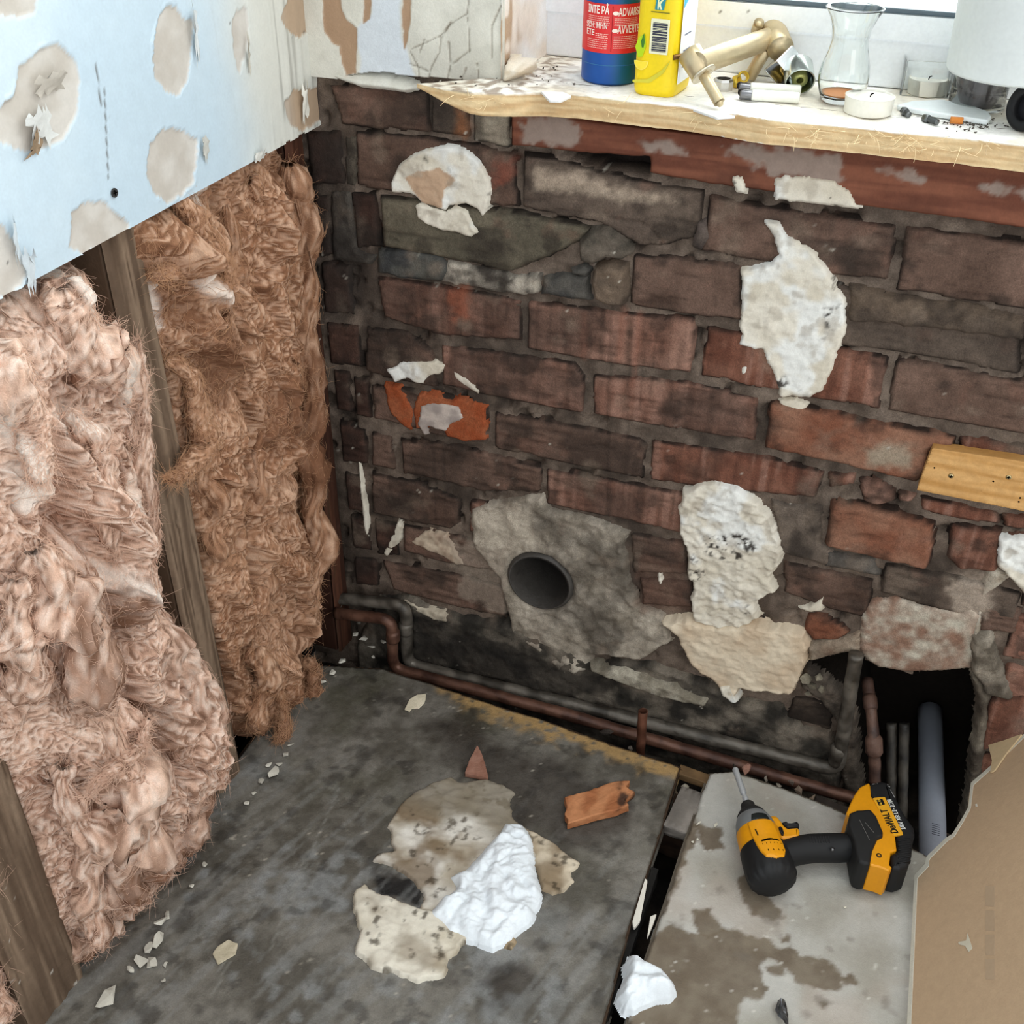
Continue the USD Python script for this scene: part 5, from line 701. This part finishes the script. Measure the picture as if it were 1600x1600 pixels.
# ================================================================== THINGS ON THE SILL
Z = .9452
def S(px, z=Z): return F([px], z)[0]
def ring_text(txt, c, r, ang0, z, height, col, par, nm='lettering', bold=True, sx=1., flip=False, away=.0004):
    m = text_mesh(txt, height, .0004, bold); v = np.asarray(m.vertices).copy(); th = ang0+v[:, 0]*sx/r; rr = r+away*.2+v[:, 2]
    obj(nm, trimesh.Trimesh(np.c_[c[0]+rr*np.cos(th), c[1]+rr*np.sin(th), z+v[:, 1]], m.faces, process=False), 'print', par, col, smooth=False); return th.max()
# blue gas cylinder
bc = np.array([.4065, .040]); br = .0345; t = thing('gas_cylinder', 'blue gas cylinder with a red warning label on the window sill', 'gas cylinder', (*bc, Z)); z1, z2 = zat(bc[0]-.01, bc[1]-br, 82), zat(bc[0]-.01, bc[1]-br, 5)
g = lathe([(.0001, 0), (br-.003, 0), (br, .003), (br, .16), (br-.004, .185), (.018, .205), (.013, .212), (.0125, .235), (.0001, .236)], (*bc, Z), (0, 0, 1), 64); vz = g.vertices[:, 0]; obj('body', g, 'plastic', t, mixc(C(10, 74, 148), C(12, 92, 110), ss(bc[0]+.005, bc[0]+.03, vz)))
lab = obj('label', lathe([(br-.001, z1-Z), (br+.0004, z1-Z), (br+.0004, z2-Z), (br-.001, z2-Z)], (*bc, Z), (0, 0, 1), 72), 'plastic', t, C(212, 44, 44), label='red warning label'); obj('seam', lathe([(br, .022), (br+.0006, .0225), (br, .023)], (*bc, Z), (0, 0, 1), 64), 'plastic', t, C(40, 100, 150))
view = math.atan2(EYE[1]-bc[1], EYE[0]-bc[0]); hz = z2-z1; WH = C(244, 226, 214); rr = br+.0006
ring_text('INTE PÅ', bc, rr, view-.94, z1+hz*.80, .0082, WH, lab, sx=.62); ring_text('ADVARSEL', bc, rr, view+.16, z1+hz*.77, .0082, WH, lab, sx=.60); ring_text('SCH: MHN', bc, rr, view-1.0, z1+hz*.50, .0068, WH, lab, bold=False, sx=.62); ring_text('ETE', bc, rr, view-.98, z1+hz*.35, .0062, WH, lab, sx=.8); ring_text('AVVERTEN', bc, rr, view+.16, z1+hz*.42, .0082, WH, lab, sx=.58)
def small_print(c, r, a0_, a1_, za, zb, n, par, seed):
    rg = np.random.default_rng(seed); vs, fs = [], []
    for k in range(n):
        z = zb+(za-zb)*(k+.5)/n; th = a0_
        while th < a1_:
            w = rg.uniform(.02, .075); 
            if th+w > a1_: break
            q = np.array([[r*np.cos(x)+c[0], r*np.sin(x)+c[1], zz] for zz in (z-.0005, z+.0004) for x in (th, th+w/2, th+w)]); b = len(vs)*6; vs.append(q); fs += [[b, b+1, b+4], [b, b+4, b+3], [b+1, b+2, b+5], [b+1, b+5, b+4]]; th += w+.014
    obj('small_print', (np.vstack(vs), np.array(fs)), 'print', par, C(236, 176, 164), smooth=False, kind='stuff', label='lines of tiny pale print')
small_print(bc, rr, view-.92, view-.10, z1+hz*.56, z1+hz*.76, 5, lab, 1); small_print(bc, rr, view+.05, view+.95, z1+hz*.56, z1+hz*.73, 5, lab, 2); small_print(bc, rr, view-.58, view-.10, z1+hz*.30, z1+hz*.41, 3, lab, 5); small_print(bc, rr, view-.92, view-.10, z1+hz*.08, z1+hz*.29, 5, lab, 3); small_print(bc, rr, view+.05, view+.95, z1+hz*.10, z1+hz*.37, 7, lab, 4)
for za_ in (view+.08,): [obj('bullet', puff([(.0035*math.cos(q), .0022*math.sin(q)) for q in np.linspace(0, 6.28, 16)], 0, .0005, .0001, 30, .0002).apply_transform(np.array([[-math.sin(za_), 0, math.cos(za_), bc[0]+rr*math.cos(za_)], [math.cos(za_), 0, math.sin(za_), bc[1]+rr*math.sin(za_)], [0, 1, 0, zz], [0, 0, 0, 1]])), 'print', lab, WH) for zz in (z1+hz*.82, z1+hz*.47)]
obj('divider', lathe([(br-.0004, z1-Z), (br+.0008, z1-Z), (br+.0008, z2-Z), (br-.0004, z2-Z)], (*bc, Z), (0, 0, 1), 64) if False else box((bc[0]+rr*math.cos(view-.02), bc[1]+rr*math.sin(view-.02), (z1+z2)/2), (.0008, .0008, hz*.92), .0002), 'print', lab, C(170, 28, 34))
# yellow bottle
k0, k1, k2 = S((984, 147)), S((1056, 153)), S((1094, 131)); fx = np.array([.996, -.085, 0]); fx /= np.linalg.norm(fx); fy = np.array([-fx[1], fx[0], 0]); fw_, fd_ = np.linalg.norm(k1-k0)*.97, .070; cb = k0+fx*fw_/2+fy*fd_/2
t = thing('cleaner_bottle', 'yellow plastic bottle with a barcode and lemon picture on the window sill', 'bottle', cb)
a = np.linspace(0, 2*np.pi, 72, endpoint=False); sq = np.stack([np.sign(np.cos(a))*np.abs(np.cos(a))**.42, np.sign(np.sin(a))*np.abs(np.sin(a))**.42], 1); lev = [(0, .90), (.003, .97), (.008, 1.0), (.12, .98), (.17, .92), (.20, .70), (.225, .36), (.25, .34), (.2501, .001)]
v = np.vstack([cb+(sq[:, :1]*fw_/2*s)*fx+(sq[:, 1:]*fd_/2*s)*fy+[0, 0, z] for z, s in lev]); n_ = 72; i, j = np.meshgrid(np.arange(len(lev)-1), np.arange(n_), indexing='ij'); i, j = i.ravel(), j.ravel(); j2 = (j+1) % n_; q = np.stack([i*n_+j, i*n_+j2, (i+1)*n_+j2, (i+1)*n_+j], 1)
obj('body', trimesh.Trimesh(v, np.vstack([q[:, [0, 1, 2]], q[:, [0, 2, 3]]]), process=False), 'plastic', t, C(236, 204, 20))
def onface(nm, poly, off, m, col, par, side_=False, lab=None):      # poly in (along, up) of the front or right face
    E_, N_ = (fx, -fy) if not side_ else (fy, fx); o = (k0 if not side_ else k0+fx*fw_); g = puff(poly, 0, .0005, .0001, 50, .0002); v = np.asarray(g.vertices); return obj(nm, trimesh.Trimesh(o+v[:, :1]*E_+v[:, 1:2]*[0, 0, 1]+(v[:, 2:]+off)*N_, g.faces, process=False), m, par, col, label=lab)
def rc(x0, y0, x1, y1): return [(x0, y0), (x1, y0), (x1, y1), (x0, y1)]
zf = lambda py: zat(*(k0+fx*fw_*.5)[:2], py)-Z
lp = onface('side_label', rc(fd_*.14, .014, fd_*.86, .135), .0003, 'plastic', C(240, 244, 246), t, True, 'white side label with a blue band'); onface('blue_band', [(fd_*.14, .094), (fd_*.86, .120), (fd_*.86, .137), (fd_*.14, .122)], .0008, 'print', C(72, 176, 214), lp, True)
for k in range(3): onface('blue_print', rc(fd_*.30, .030+k*.017, fd_*.62, .0315+k*.017), .0008, 'print', C(120, 124, 140), lp, True)
bp = onface('barcode_label', rc(fw_*.38, zf(84), fw_*.80, zf(29)), .0003, 'print', C(236, 232, 196), t, False, 'white barcode label'); y0, y1 = zf(80), zf(35); rgb_ = np.random.default_rng(11); y = y0
while y < y1: h = rgb_.choice([.0004, .0007, .0012, .0018]); onface('bar', rc(fw_*.43, y, fw_*.76, min(y+h, y1)), .0008, 'print', C(58, 58, 72), bp); y += h+rgb_.choice([.0005, .0008, .0013])
lemon = [(fw_*.22+.0085*math.cos(x), zf(97)+.0098*math.sin(x)) for x in np.linspace(math.pi, 2*math.pi, 16)]; onface('lemon_slice', lemon, .0003, 'print', C(250, 226, 96), t, lab='lemon slice picture'); onface('lemon_flesh', [(fw_*.22+.0070*math.cos(x), zf(97)-.0006+.0080*math.sin(x)) for x in np.linspace(math.pi, 2*math.pi, 16)], .0008, 'print', C(244, 214, 60), t)
onface('leaf', [(fw_*.14, zf(92)), (fw_*.06, zf(76)), (fw_*.12, zf(62)), (fw_*.26, zf(54)), (fw_*.30, zf(74)), (fw_*.24, zf(90))], .0003, 'print', C(176, 206, 26), t); onface('leaf', [(fw_*.21, zf(76)), (fw_*.19, zf(66)), (fw_*.24, zf(53)), (fw_*.27, zf(66)), (fw_*.25, zf(76))], .0008, 'print', C(66, 120, 40), t)
onface('swoosh', [(fw_*.05, zf(128)), (fw_*.4, zf(124)), (fw_*.7, zf(108)), (fw_*.9, zf(90)), (fw_*.75, zf(112)), (fw_*.45, zf(130)), (fw_*.05, zf(132))], .0003, 'print', C(204, 192, 60), t)
lg = onface('logo', [(fw_*.44, zf(15)), (fw_*.46, zf(3)), (fw_*.44, zf(-4)), (fw_*.68, zf(-4)), (fw_*.66, zf(4)), (fw_*.64, zf(15))], .0003, 'print', C(52, 138, 150), t, lab='teal emblem with a pale K-like mark'); onface('logo_mark', [(fw_*.50, zf(14)), (fw_*.50, zf(-3)), (fw_*.53, zf(-3)), (fw_*.53, zf(4)), (fw_*.60, zf(-3)), (fw_*.63, zf(-2)), (fw_*.565, zf(6)), (fw_*.60, zf(14)), (fw_*.565, zf(14)), (fw_*.53, zf(8)), (fw_*.53, zf(14))], .0008, 'print', C(232, 232, 180), lg); onface('logo_line', rc(fw_*.36, zf(19.5), fw_*.78, zf(18.2)), .0004, 'print', C(104, 104, 40), t)
# brass valve assembly
t = thing('brass_valve', 'dull brass pipe assembly with a tee and stem propped on the window sill', 'pipe fitting', S((1172, 118))); P = lambda px, z: F([px], z)[0]; BR_ = C(192, 174, 140); BR2 = C(212, 202, 180)
def cyl(nm, a, b, ra, rb=None, m='brass', col=BR_, par=None, hollow=0, lab=None, n=28): a, b = np.asarray(a), np.asarray(b); return obj(nm, tube(np.linspace(a, b, 3), np.linspace(ra, rb or ra, 3), n, hollow), m, par or t, col, label=lab, smooth=40)
ea, eb = P((1077, 82), Z+.050), P((1098, 114), Z+.032); cyl('elbow', ea, eb, .0140); cyl('collar', eb, eb+(eb-ea)*.10, .0146, col=BR2); ec = P((1124, 160), Z+.008); cyl('stem', eb, ec, .0064); sd_ = (ec-eb)/np.linalg.norm(ec-eb)
for k in range(3): cyl('seal_ring', ec-sd_*(.002+k*.004), ec-sd_*(.0036+k*.004), .0060, m='rubber' if k != 1 else 'brass', col=C(34, 32, 30) if k != 1 else BR_)
cyl('stem_tip', ec, ec+sd_*.004, .0048, .003); ma, mb = P((1090, 100), Z+.042), P((1208, 58), Z+.046); cyl('bar', ma, mb, .0126); ta, tb = P((1204, 38), Z+.056), P((1220, 76), Z+.040); cyl('tee', ta, tb, .0150); cyl('outlet', P((1214, 55), Z+.048), P((1262, 44), Z+.050), .0100, col=BR2); na = P((1262, 44), Z+.050); cyl('nut', na, P((1278, 40), Z+.050), .0085, m='steel', col=C(206, 204, 198)); cyl('knob', P((1180, 52), Z+.046), P((1186, 36), Z+.062), .0062); cyl('leg', P((1196, 78), Z+.036), P((1171, 121), Z+.004), .0075)
cyl('clip', P((1082, 84), Z+.046), P((1052, 90), Z+.044), .0028, col=C(120, 88, 50))
# chrome square fittings
def shell(c, o, roll, w, d, th, nm, t_, inner):
    R = frame_of(o); cr, sr = math.cos(roll), math.sin(roll); X, Y = cr*R[0]+sr*R[1], -sr*R[0]+cr*R[1]; O = R[2]; B_ = np.stack([X, Y, O])
    for cc, sz in (((0, 0, -d/2), (w, w, th)), ((w/2, 0, 0), (th, w, d)), ((-w/2, 0, 0), (th, w, d)), ((0, w/2, 0), (w, th, d)), ((0, -w/2, 0), (w, th, d))): m = box(cc, sz, .0005).to_mesh(); obj('plate', trimesh.Trimesh(m.vert_properties[:, :3]@B_+c, m.tri_verts, process=False), 'chrome', t_, C(232, 234, 236), smooth=30)
    if inner: obj('brass_nut', lathe([(.004, -d*.4), (.0095, -d*.4), (.0095, -.001), (.0070, .001), (.0070, .005), (.0042, .005), (.004, -.006), (.0001, -.006)], c, O, 6), 'brass', t_, C(204, 170, 82), smooth=False, label='brass nut inside')
tt2 = thing('chrome_fitting', 'square chrome fitting shell with a brass nut inside, behind the lighters', 'tap fitting', S((1215, 140))); shell(P((1230, 108), Z+.020), np.array([-.46, -.66, -.52]), .62, .033, .026, .0016, 'plate', tt2, True)
tt3 = thing('chrome_cover', 'curved chrome cover leaning by the flared glass', 'tap fitting', S((1255, 140))); obj('shell', lathe([(.0155, 0), (.017, .0), (.017, .026), (.010, .032), (.0095, .030), (.0155, .025), (.0155, 0)], P((1250, 128), Z+.014), (-.25, .75, .35), 36), 'chrome', tt3, C(214, 222, 216)); obj('brass_collar', lathe([(.004, .0), (.009, .0), (.009, .012), (.004, .012)], P((1250, 126), Z+.014), (-.25, .75, .35), 24), 'brass', tt3, C(190, 190, 120))
obj('chrome_nut', lathe([(.0085, 0), (.0115, 0), (.0118, .010), (.0105, .0125), (.0085, .0125), (.0085, 0)], S((1129, 140)), (0, 0, 1), 8), 'chrome', None, C(206, 204, 200), smooth=False, label='chrome ring nut lying by the brass stem', cat='nut')
for k, (px, o, l) in enumerate((((1150, 137), (.9, -.3, .25), 'brass olive ring, the left of two by the chrome nut'), ((1160, 130), (.5, -.7, .4), 'brass olive ring, the right of two by the chrome nut'))): obj('brass_olive', lathe([(.0048, -.003), (.0066, -.003), (.0072, 0), (.0066, .003), (.0048, .003), (.0048, -.003)], S(px)+[0, 0, .0068], o, 24), 'brass', None, C(222, 190, 74), label=l, cat='brass ring')
# lighters
for k, (pa, pb, lab_) in enumerate((((1152, 156), (1248, 162), 'white cigarette lighter lying nearest to the sill edge'), ((1150, 145), (1250, 150), 'white cigarette lighter lying behind the other one'))):
    A_, B_ = S(pa)+[0, 0, .0062], S(pb)+[0, 0, .0062]; d_ = (B_-A_)/np.linalg.norm(B_-A_); l_ = np.linalg.norm(B_-A_); tl = thing('cigarette_lighter', lab_, 'lighter', A_-[0, 0, .006])
    obj('body', lathe([(.0001, .015), (.0052, .015), (.0060, .017), (.0060, l_-.002), (.0050, l_), (.0001, l_)], A_, d_, 24), 'plastic', tl, C(226, 226, 216)); obj('hood', lathe([(.0001, .002), (.0050, .002), (.0055, .004), (.0055, .0152), (.0001, .0153)], A_, d_, 20), 'steel', tl, C(120, 120, 122), label='metal hood'); obj('wheel', lathe([(.0001, -.0022), (.0038, -.0022), (.0038, .0022), (.0001, .0022)], A_+d_*.0035+[0, 0, .0022], np.cross(d_, [0, 0, 1.]), 14), 'steel', tl, C(60, 58, 58))
# flared glass
gc = S((1312, 158)); t = thing('flared_glass', 'clear flared drinking glass with orange residue at the bottom', 'glass', gc); k_ = 1.0
k_ = 1.10; out = [(.0001, 0), (.017, 0), (.0195, .002), (.0225, .010), (.0250, .020), (.0255, .028), (.0235, .040), (.0195, .055), (.0180, .066), (.0195, .078), (.0240, .090), (.0285, .0975)]; out = [(r*k_, z) for r, z in out]; inn = [(r-.0016, max(z, .006)) for r, z in out[2:]][::-1]+[(.0001, .006)]
obj('vessel', lathe(out+[(.0285*k_, .0985), (.0272*k_, .0982)]+inn, gc, (0, 0, 1), 56), 'glass', t); obj('residue', lathe([(.0001, .0062), (.0195, .0066), (.0222, .0100), (.0190, .0085), (.0001, .0085)], gc, (0, 0, 1), 40), 'plastic', t, C(214, 128, 52), label='dried orange residue')
# tea lights
def tealight(c, r, h, lab_):
    t = thing('tea_light', lab_, 'candle', c); obj('cup', lathe([(.0001, 0), (r*.94, 0), (r*.97, .0015), (r, h-.001), (r*1.02, h), (r*.97, h), (r*.95, h-.002), (.0001, h-.002)], c, (0, 0, 1), 48), 'plastic', t, C(226, 222, 210)); obj('wax', lathe([(r*.96, h-.003), (r*.955, h-.0016), (r*.5, h-.0022), (.0001, h-.0024)], c, (0, 0, 1), 40), 'plastic', t, C(238, 234, 222)); obj('wick', tube([c+[0, 0, h-.003], c+[.0006, 0, h+.001], c+[.003, .001, h+.002]], .0007, 8), 'dark', t)
tealight(S((1355, 176)), .0262, .0185, 'white tea light candle in front of the flared glass'); tealight(S((1446, 146)), .0215, .0175, 'white tea light candle standing in the little glass box')
gb = S((1440, 143)); t = thing('glass_box', 'small clear square glass holder around the rear tea light', 'candle holder', gb); w_ = .0255
for k in range(4): a_ = k*math.pi/2+.15; c = gb+[w_*math.cos(a_), w_*math.sin(a_), .0195]; m = box((0, 0, 0), (.0022, .049, .038), .0006).to_mesh(); v = m.vert_properties[:, :3]; obj('pane', trimesh.Trimesh(np.c_[v[:, 0]*math.cos(a_)-v[:, 1]*math.sin(a_), v[:, 0]*math.sin(a_)+v[:, 1]*math.cos(a_), v[:, 2]]+c, m.tri_verts, process=False), 'glass', t, smooth=30)
# jar, tub, black ring
jc = np.array([.8200, .078, Z]); t = thing('glass_jar', 'small glass jar with dark grey contents beneath the white tub', 'jar', jc); obj('vessel', lathe([(.0001, 0), (.029, 0), (.030, .002), (.030, .034), (.028, .034), (.028, .003), (.0001, .003)], jc, (0, 0, 1), 48), 'glass', t); g = lathe([(.0001, .0034), (.0262, .0034), (.0268, .033), (.0001, .033)], jc, (0, 0, 1), 48); obj('contents', g, 'paper', t, tcol(g, (82, 76, 76), (120, 112, 112), 120, 5), label='dark grey contents')
tc = np.array([.848, .045, zat(.858, .0, 131)]); tc[2] = max(Z+.0345, tc[2]); t = thing('white_tub', 'big white translucent tub standing on the small glass jar, right end of sill', 'tub', tc); obj('wall', lathe([(.0001, 0), (.066, 0), (.0685, .003), (.073, .15), (.076, .22), (.074, .22), (.0665, .004), (.0001, .004)], tc, (0, 0, 1), 72), 'frost', t)
bc2 = P((1606, 168), Z+.024); t = thing('black_ring', 'black round rubber cap standing on edge at the right end of the sill', 'cap', bc2-[0, 0, .024]); od = np.array([-.62, -.75, .2]); obj('rim', lathe([(.012, -.012), (.021, -.012), (.0235, -.009), (.0238, .002), (.021, .006), (.015, .006), (.013, .002), (.012, -.012)], bc2, od, 44), 'rubber', t, C(24, 24, 26)); obj('face', lathe([(.0001, -.002), (.0145, -.002), (.0145, -.006), (.0001, -.006)], bc2, od, 40), 'rubber', t, C(30, 30, 34))
# white spreader, stub, bolts, ash
obj('plastic_spreader', puff(f2([(1400, 167), (1425, 160), (1472, 158), (1512, 166), (1542, 176), (1549, 184), (1543, 191), (1510, 186), (1465, 179), (1428, 173)], Z+.004), Z+.0004, Z+.0062, .002, 90, .0015), 'plastic', None, C(226, 232, 232), label='white tapered plastic spreader in front of the rear tea light', cat='spreader')
A_ = S((1484, 193))+[0, 0, .0036]; B_ = S((1503, 194))+[0, 0, .0036]; obj('cigarette_stub', tube(np.linspace(A_, B_, 4), .0036, 16), 'paper', None, C(206, 128, 64), label='orange cigarette stub beside the white spreader', cat='cigarette stub')
for k, (pa, pb, l) in enumerate((((1446, 191), (1466, 198), 'grey threaded bolt near the sill edge'), ((1412, 180), (1420, 186), 'short dark bolt in front of the white spreader'))):
    A_, B_ = S(pa)+[0, 0, .004], S(pb)+[0, 0, .004]; d_ = (B_-A_)/np.linalg.norm(B_-A_); l_ = np.linalg.norm(B_-A_); pr = [(.0001, 0), (.0042, 0), (.0042, .0035), (.0026, .0036)]; n_ = max(2, int((l_-.005)/.0016))
    for q_ in range(n_): pr += [(.0022, .0036+q_*.0016+.0004), (.0032, .0036+q_*.0016+.0012)]
    tb_ = thing('bolt', l, 'bolt', A_-[0, 0, .004]); obj('thread', lathe(pr+[(.0001, pr[-1][1])], A_, d_, 14), 'steel', tb_, C(110, 112, 112)); obj('head', lathe([(.0001, -.003), (.0045, -.003), (.0045, .001), (.0001, .001)], A_, d_, 6), 'steel', tb_, C(92, 92, 92), smooth=False)
rg = np.random.default_rng(9); parts = []
for k in range(160): px = (1525+rg.normal(0, 26), 193+rg.normal(0, 6)) if k < 110 else (rg.uniform(700, 900), 118+rg.normal(0, 9)); parts.append(chip(S(px), rg.uniform(.0006, .0022), 900+k, .6))
obj('ash_crumbs', trimesh.util.concatenate(parts), 'masonry', None, C(88, 82, 76), smooth=False, label='dark ash and crumbs scattered over the sill', cat='crumbs', kind='stuff')
